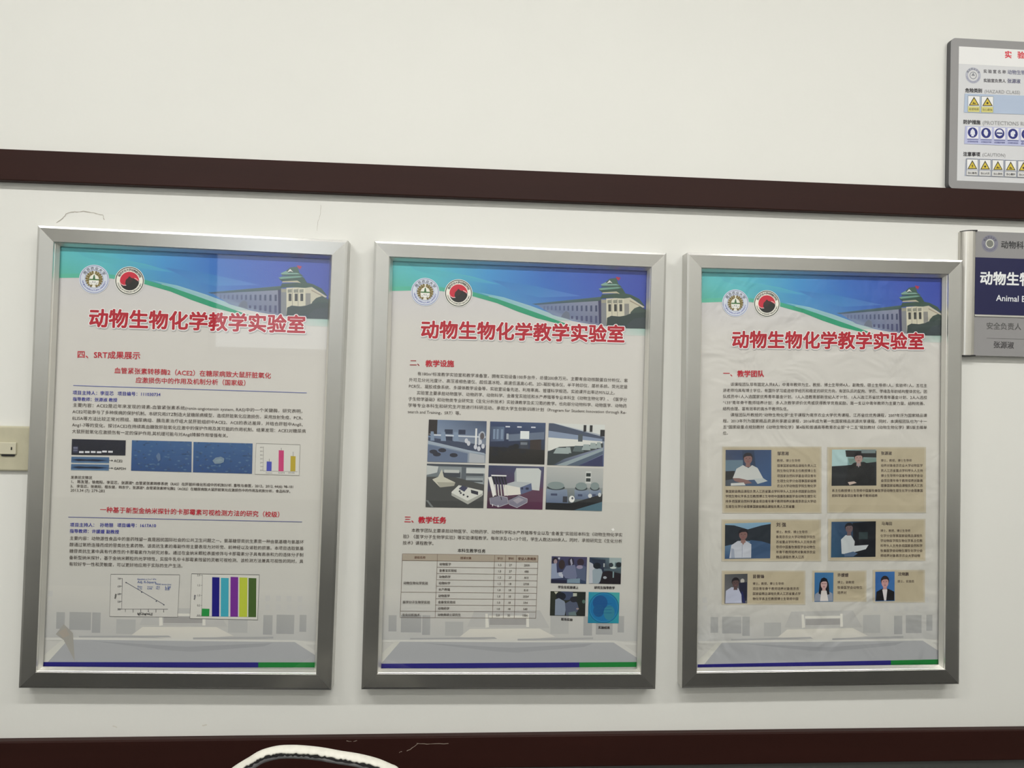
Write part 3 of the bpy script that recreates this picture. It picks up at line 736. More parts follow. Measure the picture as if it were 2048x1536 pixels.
g.p([(0,.3),(.5,.3),(1,.46),(1,1),(0,1)], (70,72,72)); g.p([(.1,.36),(.2,.3),(.26,.12),(.3,.3),(.5,.42),(.48,.5),(.24,.54)], (192,190,172)); g.p([(.18,.42),(.5,.42),(.48,.5),(.24,.54)], (160,158,142))
g.p([(.44,.64),(.56,.48),(.98,.60),(.98,.70),(.72,.90),(.44,.70)], (206,208,200)); g.p([(.44,.66),(.72,.84),(.97,.66),(.97,.72),(.73,.92),(.44,.72)], (166,168,160)); g.p([(.56,.56),(.62,.49),(.72,.53),(.66,.63)], (58,62,92)); g.p([(.77,.58),(.90,.62),(.90,.70),(.78,.66)], (44,46,60))
for u, v in ((.60,.66),(.65,.70),(.72,.74),(.58,.62)): g.e(u,v,.018,.022,(44,46,54),10)
g.p([(0,.84),(.04,.84),(.14,1),(.10,1)], (120,126,126))
k.build('photograph', P, label='photograph of a pale bench instrument with keypad')
g = k.quad(z8((790,447),(1283,460),(1268,842),(773,830)))
g.grad4((52,60,90), (70,76,104), (92,44,74), (60,44,70)); g.p([(0,.62),(.2,.56),(1,.5),(1,1),(0,1)], [(70,50,70),(88,54,78),(96,54,82),(92,42,74),(78,38,66)])
g.p([(.47,.16),(.50,.05),(.90,.04),(.95,.1),(.93,.56),(.52,.52)], (192,198,196)); g.p([(.47,.16),(.5,.06),(.52,.5),(.48,.46)], (150,160,164)); g.p([(.34,.42),(.48,.36),(.78,.38),(.58,.50),(.3,.48)], (170,178,182)); g.p([(.58,.50),(.78,.39),(.8,.56),(.6,.66)], (84,98,138)); g.p([(.3,.44),(.58,.50),(.6,.66),(.3,.7)], (214,212,202))
for u in (.62,.70,.72): g.e(u,.52,.02,.03,(40,46,80),8)
g.p([(0,.28),(.06,.26),(.16,.66),(.1,.74)], (222,222,218))
for i in range(5):
    u = .06+.052*i; g.p([(u,.24),(u+.04,.24),(u+.08,.44),(u+.06,.46)], (26,28,44)); g.p([(u-.01,.22),(u+.06,.22),(u+.06,.25),(u,.25)], (224,224,222)); g.p([(u+.055,.44),(u+.075,.44),(u+.10,.7),(u+.085,.7)], (206,206,200))
for q in (((.04,.76),(.2,.70),(.36,.74),(.38,.88),(.22,.96),(.06,.9)), ((.38,.80),(.56,.68),(.72,.76),(.72,.84),(.54,.97),(.4,.9))): g.p(list(q), (124,122,142)); k.outline([g.uv(*a) for a in q], .0008, (206,206,212))
g.p([(.46,.80),(.56,.73),(.66,.78),(.54,.88)], (158,152,166)); g.l([(.24,.72),(.26,.8)], .0016, (40,40,50)); g.l([(.1,.9),(.1,.95)], .0016, (230,230,232)); g.l([(.2,.92),(.2,.97)], .0016, (230,230,232))
k.build('photograph', P, label='photograph of pipettes and boxes on a purple cloth')
g = k.quad(z8((1308,462),(1810,475),(1797,855),(1295,840)))
g.grad4((168,172,170), (176,178,174), (60,82,90), (40,44,50)); g.p([(0,0),(1,0),(1,.46),(0,.5)], [(174,178,176),(180,182,178),(160,166,166),(150,158,160)])
g.r(.69,.08,.79,.36,(196,200,196)); g.r(.70,.12,.78,.20,(34,48,48)); g.r(.70,.24,.78,.32,(44,54,56))
for u, v, s2, h2 in ((.18,.52,.19,.34),(.63,.52,.13,.22),(.87,.51,.10,.18)):
    g.p([(u-s2,v),(u+s2,v),(u+s2*1.15,v+h2),(u-s2*.9,v+h2)], [(128,146,170),(120,138,164),(92,110,142),(86,104,138)]); g.e(u-.01,v-.04,s2*.85,.06,(48,60,66),16); g.e(u-.01,v-.09,s2*.78,.09,(124,142,142),16); g.r(u-s2*.5,v+.1,u+s2*.1,v+.15,(58,70,104))
g.p([(0,.84),(.45,.84),(1,.6),(1,1),(0,1)], (36,38,42)); g.p([(.5,1),(1,.78),(1,1)], (76,112,130)); g.e(.46,.74,.05,.08,(222,224,222),16); g.e(.47,.72,.02,.03,(90,96,104),8); g.r(.3,.68,.38,.82,(50,54,66)); g.e(.78,.65,.035,.05,(200,204,204),10); g.e(.95,.62,.03,.05,(190,196,198),10)
k.build('photograph', P, label='photograph of steel water baths along a bench')
k.text('三、', zt(115,75), zt(232,78), RED, .02, em=.0155); k.text('教学任务', zt(232,80), zt(462,83), RED, .03); k.build('heading', P)
k.para(['>本教学团队主要承担动物医学、动物药学、动物科学和水产养殖等专业以及“金善宝”实验班本科生《动物生物化学实',
        '验》《医学分子生物学实验》等实验课程教学。每年涉及12~13个班，学生人数达300余人。同时，承担研究生《生化分析',
        '技术》课程教学。|'], (*zt(107,163), *zt(1905,203)), (*zt(104,267), *zt(1900,306)), BODY, .0)
k.build('body_text', P)
k.text('本科生教学任务', zt(553,330), zt(784,336), (50,44,40), .014); k.build('body_text', P, label='small black caption above the table')
q = zb((160,175),(1895,197),(1865,1000),(130,990)); tb = k.quad(q)
BRN = (104,84,72); cols_ = [0, .258, .680, .761, .841, 1.0]; rowsv = [0, .105]+[.105+.895*i/9 for i in range(1, 10)]
tb.r(0, 0, 1, rowsv[1], (168,156,138)); TW = .0007
for i, v in enumerate(rowsv):
    u0_ = 0 if i in (0, 1, 6, 9, 10) else cols_[1]
    tb.l([(u0_, v), (1, v)], TW, BRN)
for i, u in enumerate(cols_): tb.l([(u, 0), (u, 1)], TW, BRN)
def cell(t, u, v, em_, c=BODY, center=True, off=.012):
    a = Vector(sheet_loc(1)(*tb.uv(u, v))); b2 = Vector(sheet_loc(1)(*tb.uv(u+.01, v))); ang = math.atan2(b2.y-a.y, b2.x-a.x)
    wd = width(t)*em_; k.lay(t, a.x-(wd/2 if center else 0), a.y, em_, em_, ang, c, off, k.y())
EM = .0042*.95
for t, u0_, u1_ in (('课程名称',0,.258),('授课对象',.258,.68),('学分',.68,.761),('学时',.761,.841),('受益人数概数',.841,1)): cell(t, (u0_+u1_)/2, .055, .0062 if len(t) < 6 else .0068, (96,66,52), True, .02)
TD = (('动物医学','1.5','27','2020'),('金善宝实验班','1.5','27','680'),('动物药学','1.5','27','810'),('动物科学','1.5','18','2700'),('水产养殖','1.0','18','810'),('动物医学','1.0','18','2034'),('金善宝实验班','1.0','18','594'),('动物药学','1.0','18','540'),('动物类硕士研究生','2.0','32','1000'))
for i, row in enumerate(TD):
    v = (rowsv[i+1]+rowsv[i+2])/2; cell(row[0], .275, v, .0064, center=False)
    for t, u in zip(row[1:], (.72, .80, .92)): cell(t, u, v, .0064, (84,74,66))
cell('动物生物化学实验', .015, .455, .0067, center=False); cell('医学分子生物学实验', .015, .755, .0066, center=False); cell('生化分析技术', .015, .955, .0064, center=False)
k.build('table', P, label='ruled table with tan header row')
for n_, (q, cap, c0, c1) in enumerate(((((200,190),(803,205),(787,662),(185,648)), '学生在实验课上', (305,715), (657,726)), (((845,207),(1390,220),(1375,668),(832,655)), '研究生指导教学', (925,724), (1277,730)),
                       (((180,785),(780,800),(768,1213),(168,1203)), '现场实验', (355,1264), (557,1276)), (((830,800),(1358,810),(1342,1335),(815,1330)), '实验结果', (993,1404), (1192,1411)))):
    g = k.quad(zp(*q))
    if n_ == 0:
        g.grad4((60,60,92), (70,66,96), (52,66,92), (40,44,74)); g.e(.1,.16,.08,.12,(40,36,48)); g.e(.11,.2,.05,.09,(150,128,136)); g.p([(0,.28),(.14,.26),(.16,.6),(.3,.66),(.34,.8),(0,.84)], (134,148,178)); g.p([(.2,.6),(.34,.58),(.34,.8),(.22,.72)], (176,182,198))
        g.e(.29,.3,.09,.18,(56,44,46)); g.e(.55,.2,.09,.16,(46,42,62)); g.p([(.3,.62),(.42,.34),(.66,.30),(.76,.62),(.7,.86),(.4,.8)], (104,112,146)); g.p([(.52,.14),(.56,.06),(.60,.26),(.56,.34)], (160,160,178)); g.e(.82,.2,.1,.14,(56,44,56)); g.p([(.68,.4),(.84,.30),(.98,.36),(.98,.9),(.74,.8)], (80,92,124)); g.e(.8,.38,.09,.07,(146,136,164)); g.p([(.46,.84),(.82,.80),(.82,.98),(.46,.98)], (112,140,160)); g.r(0,.88,.44,1,(34,36,62)); g.p([(.18,.04),(.24,.04),(.22,.12),(.19,.1)], (190,194,202))
    elif n_ == 1:
        g.grad4((46,58,80), (110,132,138), (30,24,32), (60,80,110)); g.p([(.62,0),(1,0),(1,.16),(.62,.2)], (148,166,168)); g.p([(.05,.06),(.5,.08),(.5,.34),(.2,.4)], (40,52,74)); g.p([(0,.18),(.1,.24),(.2,.44),(.2,.98),(0,1)], (178,182,192)); g.p([(.1,.5),(.2,.40),(.38,.44),(.46,.7),(.38,.86),(.3,1),(.12,1)], (140,158,170)); g.e(.24,.32,.12,.12,(26,34,44)); g.p([(.42,.56),(.6,.5),(1,.6),(1,1),(.34,1)], (34,28,36)); g.r(.72,.1,.80,.36,(150,172,172)); g.e(.75,.38,.1,.04,(186,200,196)); g.e(.92,.26,.09,.10,(34,40,46)); g.e(.68,.28,.07,.08,(46,54,62)); g.r(.74,.52,.78,.76,(120,150,156)); g.r(.44,.22,.48,.36,(170,180,180)); g.r(.46,.42,.99,.5,(72,92,104)); g.e(.5,.76,.06,.05,(150,160,170),12)
    elif n_ == 2:
        g.grad4((46,50,40), (34,40,38), (34,36,36), (40,44,40)); g.e(.46,.14,.2,.22,(60,72,104)); g.e(.3,.2,.14,.16,(28,32,44)); g.p([(.14,.34),(.24,.28),(.4,.4),(.46,.6),(.42,.98),(.14,.98)], (124,138,160)); g.p([(.42,.5),(.6,.34),(.76,.44),(.82,.7),(.7,.98),(.46,.98)], (76,86,112)); g.e(.66,.32,.1,.12,(36,38,48)); g.p([(.64,.06),(.75,.06),(.75,.18),(.64,.2)], (170,176,160)); g.p([(.1,.02),(.22,.02),(.15,.12)], (190,190,170)); g.e(.78,.7,.04,.04,(150,132,130),10); g.p([(.52,.86),(.72,.8),(.76,.98),(.54,.98)], (94,116,120)); g.e(.95,.4,.05,.08,(76,106,96),10)
    else:
        g.grad4((40,138,164), (70,160,158), (40,140,158), (30,120,150)); q2 = sheet_loc(1)(*g.uv(.5,.5)); rr = math.dist(sheet_loc(1)(*g.uv(0,.5)), sheet_loc(1)(*g.uv(1,.5)))/2
        k.disc(q2[0], q2[1], rr*.99, (24,98,134)); k.disc(q2[0], q2[1], rr*.94, (36,122,166)); k.disc(q2[0], q2[1], rr*.86, (26,108,160)); g.e(.38,.34,.24,.24,(16,84,152)); g.e(.34,.6,.18,.2,(18,88,150)); g.e(.68,.66,.18,.24,(36,128,156))
        for i in range(4): g.l([(.24,.38+i*.1),(.76,.36+i*.1)], .0007, (16,76,136))
    k.build('photograph', P, label=('photograph of students in white coats, above the first caption', 'photograph of a white coated person at a dark bench', 'dark photograph of two people seen from behind', 'square photograph of a round blue culture dish')[n_])
    k.text(cap, zp(*c0), zp(*c1), (60,56,56), .03); k.build('body_text', P, label='small photo caption')
k.poly([(1222,1058),(1227,1056),(1229,1060),(1225,1062)], (236,234,228)); k.build('stain', P, label='small white fleck')

# ---- right poster
k = Ink(sheet_loc(2), SHEET_Y-.0008); P = SH[2][1]
z6 = Z(1420, 720, 4.452); zc = Z(1420, 880, 4.452); zd = Z(1420, 1030, 4.452)
k.text('一、', z6(115,118), z6(238,120), RED, .02, em=.0150); k.text('教学团队', z6(242,121), z6(480,122), RED, .03); k.build('heading', P, M_INKW)
k.para(['>该课程团队现有固定人员8人，中青年教师为主。教授、博士生导师4人，副教授、硕士生导师1人，实验师1人。五位主',
        '讲老师均具有博士学位，有国外学习或进修学经历和稳定的研究方向。有团队后的配构、学历、学缘及年龄结构整体优化。团',
        '队成员中1人入选国家优秀青年基金计划、1人入选教育部新世纪人才计划、1人入选江苏省优秀青年基金计划、2人入选校',
        '“133”青年骨干教师培养计划；多人次教学评价优秀或获得教学竞赛奖励，是一支以中青年教师为主要力量、结构完善、',
        '结构合理、富有效率的高水平教师队伍。|',
        '>课程团队所教授的“动物生物化学”主干课程为南京农业大学优秀课程、江苏省优优秀课程，2007年评为国家精品课',
        '程。2013年列为国家精品资源共享建设课程，2016年成为第一批国家精品资源共享课程。同时，本课程团队也为“十一',
        '五”国家级重点规划教材《动物生物化学》第4版和普通高等教育农业部“十二五”规划教材《动物生物化学》第5版主编单',
        '位。|'], (*z6(113,215), *z6(1932,227)), (*z6(113,650), *z6(1932,653)), BODY, .0)
k.build('body_text', P, M_INKW)
def card(z, x0, y0, x1, y1):
    n = 5; TAN = (178,168,144); EDG = (188,182,166)
    xsx = [x0, x0+22, (x0+x1)/2, x1-22, x1]; ysx = [y0, y0+18, (y0+y1)/2, y1-18, y1]
    k.grid([z(*[(x, y) for x in xsx]) for y in ysx], [[EDG if i in (0, 4) or j in (0, 4) else TAN for j in range(5)] for i in range(5)])
for zq, q in ((zc,(108,58,992,652)),(zc,(1042,62,1922,648)),(zd,(103,38,988,412)),(zd,(1048,34,1917,408)),(zd,(103,494,848,798)),(zd,(908,494,1392,772)),(zd,(1448,488,1912,778))):
    card(zq, *q)
    k.build('tan_panel', P, M_INKW)
k.base = 4; k.reset()
SK, HR = (150,112,104), (34,30,34)
def person(g, u, v, s2, skin, hair, shirt, asp=1.25, face=True, longhair=False):
    """printed portrait: hair, face, neck and shoulders"""
    if longhair: g.p([(u-s2*1.15,v-s2*.2),(u-s2*.7,v-s2*1.25*asp),(u,v-s2*1.5*asp),(u+s2*.75,v-s2*1.2*asp),(u+s2*1.25,v-s2*.1),(u+s2*1.5,v+s2*2.2*asp),(u+s2*.6,v+s2*2.4*asp),(u-s2*.6,v+s2*2.4*asp),(u-s2*1.4,v+s2*2.0*asp)], hair)
    g.p([(u-s2*.42,v+s2*.7*asp),(u+s2*.42,v+s2*.7*asp),(u+s2*.5,v+s2*1.7*asp),(u-s2*.5,v+s2*1.7*asp)], skin)
    if not longhair: g.e(u, v-s2*.32*asp, s2*1.03, s2*1.02*asp, hair, 20)
    g.e(u, v, s2*.86, s2*1.08*asp, skin, 20)
    g.p([(u-s2*.9,v-s2*.3*asp),(u-s2*.7,v-s2*1.0*asp),(u,v-s2*1.3*asp),(u+s2*.7,v-s2*1.0*asp),(u+s2*.9,v-s2*.3*asp),(u+s2*.55,v-s2*.62*asp),(u-s2*.3,v-s2*.6*asp)], hair)
    if face:
        dk = tuple(int(c*.55) for c in skin)
        for sx in (-1, 1): g.e(u+sx*s2*.36, v-s2*.12*asp, s2*.15, s2*.07*asp, dk, 8)
        g.p([(u-s2*.08,v+s2*.28*asp),(u+s2*.1,v+s2*.28*asp),(u+s2*.02,v-s2*.05*asp)], tuple(int(c*.85) for c in skin)); g.e(u, v+s2*.56*asp, s2*.28, s2*.08*asp, (140,72,76), 10)
g = k.quad(zc((138,88),(545,88),(545,410),(135,410))); g.grad4((60,70,96), (54,76,112), (52,84,126), (74,80,86)); g.r(0,.28,.38,.58,(90,118,138)); g.p([(.36,.02),(.62,.02),(.66,.5),(.4,.5)], (44,62,92)); g.p([(0,.6),(.2,.58),(.2,.8),(0,.84)], (44,44,46))
g.p([(.16,.78),(.24,.52),(.38,.42),(.5,.5),(.58,.42),(.7,.5),(.82,.78),(.66,.82),(.36,.84)], (186,190,188)); person(g, .49, .25, .105, (136,98,94), (40,36,46), 0)
g.p([(.16,.78),(.3,.78),(.5,.84),(.58,.92),(.42,.94),(.2,.86)], (132,96,92)); g.p([(.62,.8),(.82,.78),(.92,.86),(.7,.94)], (170,180,182)); g.p([(.12,.92),(.4,.9),(.44,.98),(.12,.99)], (190,194,192))
k.build('photograph', P, M_INKW, 'portrait of a seated person in a white shirt, blue background')
g = k.quad(zc((1085,85),(1480,85),(1480,405),(1080,408))); g.grad4((150,188,192), (130,150,146), (30,34,38), (36,44,50)); g.p([(0,0),(.34,0),(.36,.5),(0,.52)], (160,196,198)); g.p([(.3,.02),(1,.04),(1,.22),(.32,.2)], (40,40,42)); g.r(.66,.0,.98,.1,(110,128,130)); g.p([(.36,.24),(1,.26),(1,.36),(.4,.4)], (104,136,128)); g.p([(0,.46),(.3,.44),(1,.34),(1,1),(0,1)], (32,36,42))
g.p([(.3,.9),(.36,.5),(.5,.36),(.72,.34),(.94,.46),(.98,.98),(.3,.98)], (24,26,30)); person(g, .6, .24, .1, (170,134,126), (28,26,30), 0); g.p([(.55,.38),(.64,.38),(.6,.5)], (150,140,146)); g.p([(.36,.9),(.5,.88),(.56,.92),(.4,.98)], (190,168,156))
k.build('photograph', P, M_INKW, 'portrait of a smiling person in dark clothes')
g = k.quad(zd((133,75),(540,65),(535,385),(130,390))); g.grad4((130,160,180), (120,160,188), (58,82,116), (50,78,116)); g.p([(0,.04),(.2,.06),(.5,.18),(.8,.08),(1,.04),(1,.6),(.7,.54),(.5,.5),(0,.64)], (40,48,58)); g.p([(.55,.48),(.8,.52),(1,.6),(1,.98),(.55,.98)], (54,84,124))
g.p([(.10,.98),(.14,.62),(.28,.5),(.46,.5),(.58,.6),(.58,.98)], (182,188,200)); person(g, .40, .33, .105, (128,92,88), (34,32,38), 0); g.p([(.34,.48),(.40,.62),(.46,.48)], (150,112,104)); g.l([(.38,.6),(.38,.96)], .0007, (120,128,150)); g.p([(.14,.7),(.2,.72),(.22,.98),(.14,.98)], (150,160,180))
k.build('photograph', P, M_INKW, 'portrait of a person in a white shirt before dark hills')
g = k.quad(zd((1080,60),(1475,55),(1472,372),(1075,378))); g.grad4((56,82,112), (30,36,44), (18,20,28), (50,84,112)); g.p([(.48,.04),(1,0),(1,1),(.5,.98)], (24,28,36)); g.r(.62,.3,.82,.5,(46,62,66)); g.p([(.24,.9),(.22,.5),(.32,.38),(.44,.38),(.53,.56),(.52,.68),(.84,.66),(.78,.78),(.52,.86),(.42,.92)], (184,192,196)); person(g, .40, .19, .095, (104,84,88), (26,28,38), 0); g.p([(.3,.9),(.5,.84),(.6,.9),(.5,.98),(.3,.98)], (70,96,130))
k.build('photograph', P, M_INKW, 'portrait of a person in white turned to the side, dark room')
g = k.quad(zd((130,527),(333,522),(330,787),(127,790))); g.grad4((84,86,88), (70,72,76), (96,96,100), (112,112,116)); g.e(.78,.24,.09,.08,(176,172,164),12); g.p([(.62,.3),(.98,.28),(.98,.9),(.7,.98)], (34,36,60)); g.p([(.04,.98),(.06,.56),(.3,.44),(.6,.48),(.74,.7),(.76,.98)], (176,182,206)); person(g, .48, .3, .17, (92,70,70), (36,32,38), 0, .82); g.p([(.72,.6),(.8,.6),(.92,.98),(.8,.98)], (34,40,96))
k.build('photograph', P, M_INKW, 'small portrait of a person in a pale blue shirt')
g = k.quad(zd((930,512),(1098,512),(1095,770),(928,772))); g.grad4((54,104,152), (62,112,158), (60,108,150), (48,98,146)); g.p([(.0,.98),(.04,.74),(.3,.62),(.7,.62),(.96,.72),(.98,.98)], (132,142,160)); person(g, .5, .40, .20, (196,156,154), (22,24,34), 0, .78, True, True); g.p([(.36,.62),(.64,.62),(.74,.98),(.3,.98)], (206,200,196)); g.l([(.34,.37),(.66,.38)], .0006, (60,40,50))
k.build('photograph', P, M_INKW, 'identity portrait of a person with long dark hair and pale jacket')
g = k.quad(zd((1470,505),(1642,503),(1642,765),(1470,768))); g.grad4((50,96,160), (60,108,168), (60,108,160), (46,92,152)); g.p([(.02,.98),(.06,.68),(.34,.58),(.66,.58),(.98,.68),(.98,.98)], (26,26,30)); person(g, .5, .36, .21, (190,138,136), (44,34,36), 0, .80); g.p([(.36,.6),(.62,.6),(.56,.98),(.46,.98)], (210,206,208))
k.build('photograph', P, M_INKW, 'identity portrait of a person in a black suit jacket')
SM = (84,72,66)
POOL = '南京农业大学动物医学院生物化学系主任教授博士生导师中国畜牧兽医学会动物生理生化学分会理事国家级精品课程负责人江苏省重点学科带头人主持多项国家自然科学基金项目青年骨干教师培养对象'
def filler(n, st): return ''.join(POOL[(st+i) % len(POOL)] for i in range(n))
def lines(z, rows, em_px):
    for i, (x0, y, x1, t) in enumerate(rows):
        n = max(1, round((x1-x0)/em_px)); tt = t or filler(n, i*11+int(y)+int(x0))
        k.text(tt, z(x0, y), z(x1, y), SM, .02)
NAME = (70,60,58)
def name(z, t, x0, x1, y): k.text(t, z(x0, y), z(x1, y+1), NAME, .03)
name(zc, '邹思湘', 597, 700, 119); lines(zc, [(595,183,803,'教授，博士生导师')]+[(595,y,945,None) for y in (228,273,319,364,408)]+[(136,y,943,None) for y in (457,500,545)]+[(136,592,752,None)], 27); k.build('body_text', P, M_INKW)
name(zc, '张源淑', 1520, 1618, 117); lines(zc, [(1518,182,1795,'博士，教授，博士生导师')]+[(1518,y,1893,None) for y in (227,272,317,361,405)]+[(1083,450,1893,None),(1083,495,1490,None)], 27); k.build('body_text', P, M_INKW)
name(zd, '刘 强', 588, 676, 85); lines(zd, [(586,150,867,'博士，教授，博士生导师')]+[(586,y,938,None) for y in (194,239,284,329)]+[(586,374,838,None)], 27); k.build('body_text', P, M_INKW)
name(zd, '马海田', 1525, 1620, 75); lines(zd, [(1515,139,1782,'博士，教授，博士生导师')]+[(1515,y,1890,None) for y in (184,228,272,317)]+[(1515,361,1870,None)], 27); k.build('body_text', P, M_INKW)
name(zd, '苗晋锋', 378, 482, 546); lines(zd, [(378,610,656,'博士，教授，博士生导师'),(378,655,792,None),(378,700,806,None),(378,745,786,None)], 27); k.build('body_text', P, M_INKW)
name(zd, '许媛媛', 1132, 1232, 533); lines(zd, [(1132,598,1282,'博士，副教授'),(1132,645,1356,None),(1132,690,1215,None)], 27); k.build('body_text', P, M_INKW)
name(zd, '沈晓鹏', 1672, 1768, 524); lines(zd, [(1668,590,1816,'硕士，实验员')], 27); k.build('body_text', P, M_INKW)

# ------------------------------------------------------------------ safety sign standing on the upper rail
SD = .014
def wall_loc(org, y):
    def loc(px, py): p = ray(px, py, y); return (p.x-org[0], p.z-org[1])
    return loc
a = ray(1902.5, 75.5, -SD); bl = ray(1896.6, 377, -SD)
sx0 = (a.x+bl.x)/2; sz1 = a.z; SWD, SHT = .46, sz1-(TR1+.0004)
root = empty('safety_sign', (sx0, 0, TR1+.0004))
tag(root, 'grey laboratory safety sign with warning triangles, standing above the upper brown rail', 'sign')
def rounded(w_, h_, r, n=6):
    pts = []
    for cx, cz, a0 in ((w_-r, h_-r, 0), (r, h_-r, 90), (r, r, 180), (w_-r, r, 270)):
        for i in range(n+1): t = math.radians(a0+90*i/n); pts.append((cx+r*math.cos(t), cz+r*math.sin(t)))
    return pts
op = rounded(SWD, SHT, .012); n = len(op)
v = [(x, 0, z_) for x, z_ in op]+[(x, -SD, z_) for x, z_ in op]
f = [tuple(range(n, 2*n)), tuple(range(n))[::-1]]+[(i, (i+1) % n, n+(i+1) % n, n+i) for i in range(n)]
pn = link('sign_panel', v, f, [M_SIGN, M_SIGNEDGE], root)
bm = bmesh.new(); bm.from_mesh(pn.data); bmesh.ops.recalc_face_normals(bm, faces=bm.faces); bm.to_mesh(pn.data); bm.free()
for p in pn.data.polygons: p.material_index = 0 if abs(p.normal.y) > .9 else 1
k = Ink(wall_loc((sx0, TR1+.0004), -SD), -SD-.0002, 1.15)
zs = Z(1880, 60, 4.518); zs2 = Z(1880, 60, 12.19)
li = k.loc(*zs(175,148)); lo_ = k.loc(*zs(148,1360)); xl = (li[0]+lo_[0])/2; xr = SWD-xl
def PL(x0, z0, x1, z1, c):
    y = k.y(); k.raw([(x0,y,z0),(x1,y,z0),(x1,y,z1),(x0,y,z1)], [(0,1,2,3)], [k.col(c)]*4)
PL(xl, lo_[1], xr, li[1], (226,226,226)); hb = k.loc(*zs(178,305))[1]
PL(xl, lo_[1], xr, hb, (206,207,210)); k.build('printed_sheet', pn, keep=True)
k.text('实', zs2(1572,596), zs2(1750,604), (206,52,66), .03); k.text('验', zs2(1882,607), zs2(2056,616), (206,52,66), .03); k.text('室', zs2(2196,622), zs2(2370,631), (206,52,66), .03)
k.build('title_lettering', pn, keep=True)
c = k.loc(*zs2(805,1110)); rr = math.dist(c, k.loc(*zs2(992,1110)))
k.disc(c[0], c[1], rr, (176,178,190)); k.disc(c[0], c[1], rr*.66, (206,206,208)); k.disc(c[0], c[1], rr*.48, (150,152,160), r0=rr*.36)
k.ring('南京农业大学', c[0], c[1], rr*.82, rr*.3, -70, 70, (104,106,120), .02); k.ring('NANJING AGRICULTURAL UNIVERSITY', c[0], c[1], rr*.82, rr*.17, 262, 98, (130,132,160), .02, True)
y = k.y(); k.raw([(c[0]-rr*.25,y,c[1]-.05*rr),(c[0]+rr*.25,y,c[1]-.05*rr),(c[0],y,c[1]+.35*rr)], [(0,1,2)], [k.col((130,132,140))]*3)
k.build('emblem', pn, keep=True)
k.text('实 验 室 名 称', zs2(1055,1005), zs2(1605,1025), (104,102,108), .025); k.text('动物生物化学实验室', zs2(1640,1025), zs2(2640,1062), (112,112,140), .02); k.build('body_text', pn, keep=True)
k.text('实验室负责人', zs2(1055,1230), zs2(1600,1245), (104,102,108), .025); k.text('张源淑', zs2(1635,1240), zs2(1960,1252), (96,96,126), .02); k.build('body_text', pn, keep=True)
k.text('危险类别', zs(226,545), zs(380,549), (60,58,62), .03); k.text('(HAZARD CLASS)', zs(398,553), zs(724,564), (150,150,152), .0); k.build('body_text', pn, keep=True)
k.text('防护措施', zs(208,830), zs(364,835), (60,58,62), .03); k.text('(PROTECTIONS REQUIRED)', zs(382,836), zs(960,852), (150,150,152), .0); k.build('body_text', pn, keep=True)
k.text('注意事项', zs(207,1120), zs(362,1124), (60,58,62), .03); k.text('(CAUTION)', zs(380,1124), zs(592,1131), (150,150,152), .0)
k.build('body_text', pn, keep=True)
k.poly(zs((222,575),(1500,622),(1500,790),(214,746)), (172,186,208))
k.poly(zs((226,868),(1500,912),(1500,1078),(216,1030)), (178,182,214)); k.poly(zs((232,1160),(1500,1206),(1500,1360),(220,1318)), (176,182,200)); k.build('coloured_band', pn, keep=True)
def tri(x, y, wd, ht, inner):
    k.poly(zs((x,y),(x+wd,y+2),(x+wd,y+ht),(x,y+ht-2)), (226,226,226))
    cx = x+wd/2; t0, t1 = y+ht*.08, y+ht*.94
    k.poly(zs((cx,t0),(x+wd*.96,t1),(x+wd*.04,t1)), (70,66,48)); k.poly(zs((cx,t0+ht*.17),(x+wd*.84,t1-ht*.08),(x+wd*.16,t1-ht*.08)), (206,184,70)); inner(cx, y+ht*.66, wd)
def blob(cx, cy, wd): q = k.loc(*zs(cx, cy)); k.disc(q[0], q[1], wd*.000026, (62,58,40), 12)
def bolt(cx, cy, wd): k.poly(zs((cx+4,cy-24),(cx-9,cy+2),(cx,cy+2),(cx-4,cy+22),(cx+9,cy-6),(cx,cy-6)), (62,58,40))
def tiny(cx, cy, wd): k.poly(zs((cx-16,cy+12),(cx-4,cy-10),(cx+2,cy+2),(cx+14,cy+2),(cx+16,cy+12)), (90,82,50))
for x, t, fn in ((253,'易燃物质',tiny),(374,'当心腐蚀',blob)):
    tri(x, 596 if x < 300 else 600, 104, 94, fn); yo = (x-253)*.035
    k.poly(zs((x-4,690+yo),(x+102,693+yo),(x+102,744+yo),(x-4,741+yo)), (206,200,128)); k.text(t, zs(x+4,716+yo), zs(x+96,719+yo), (120,112,60), .02)
    k.outline(zs((x-4,596+yo),(x+104,599+yo),(x+102,744+yo),(x-4,741+yo)), .0007, (110,120,110))
    k.build('hazard_pictogram', pn, keep=True)
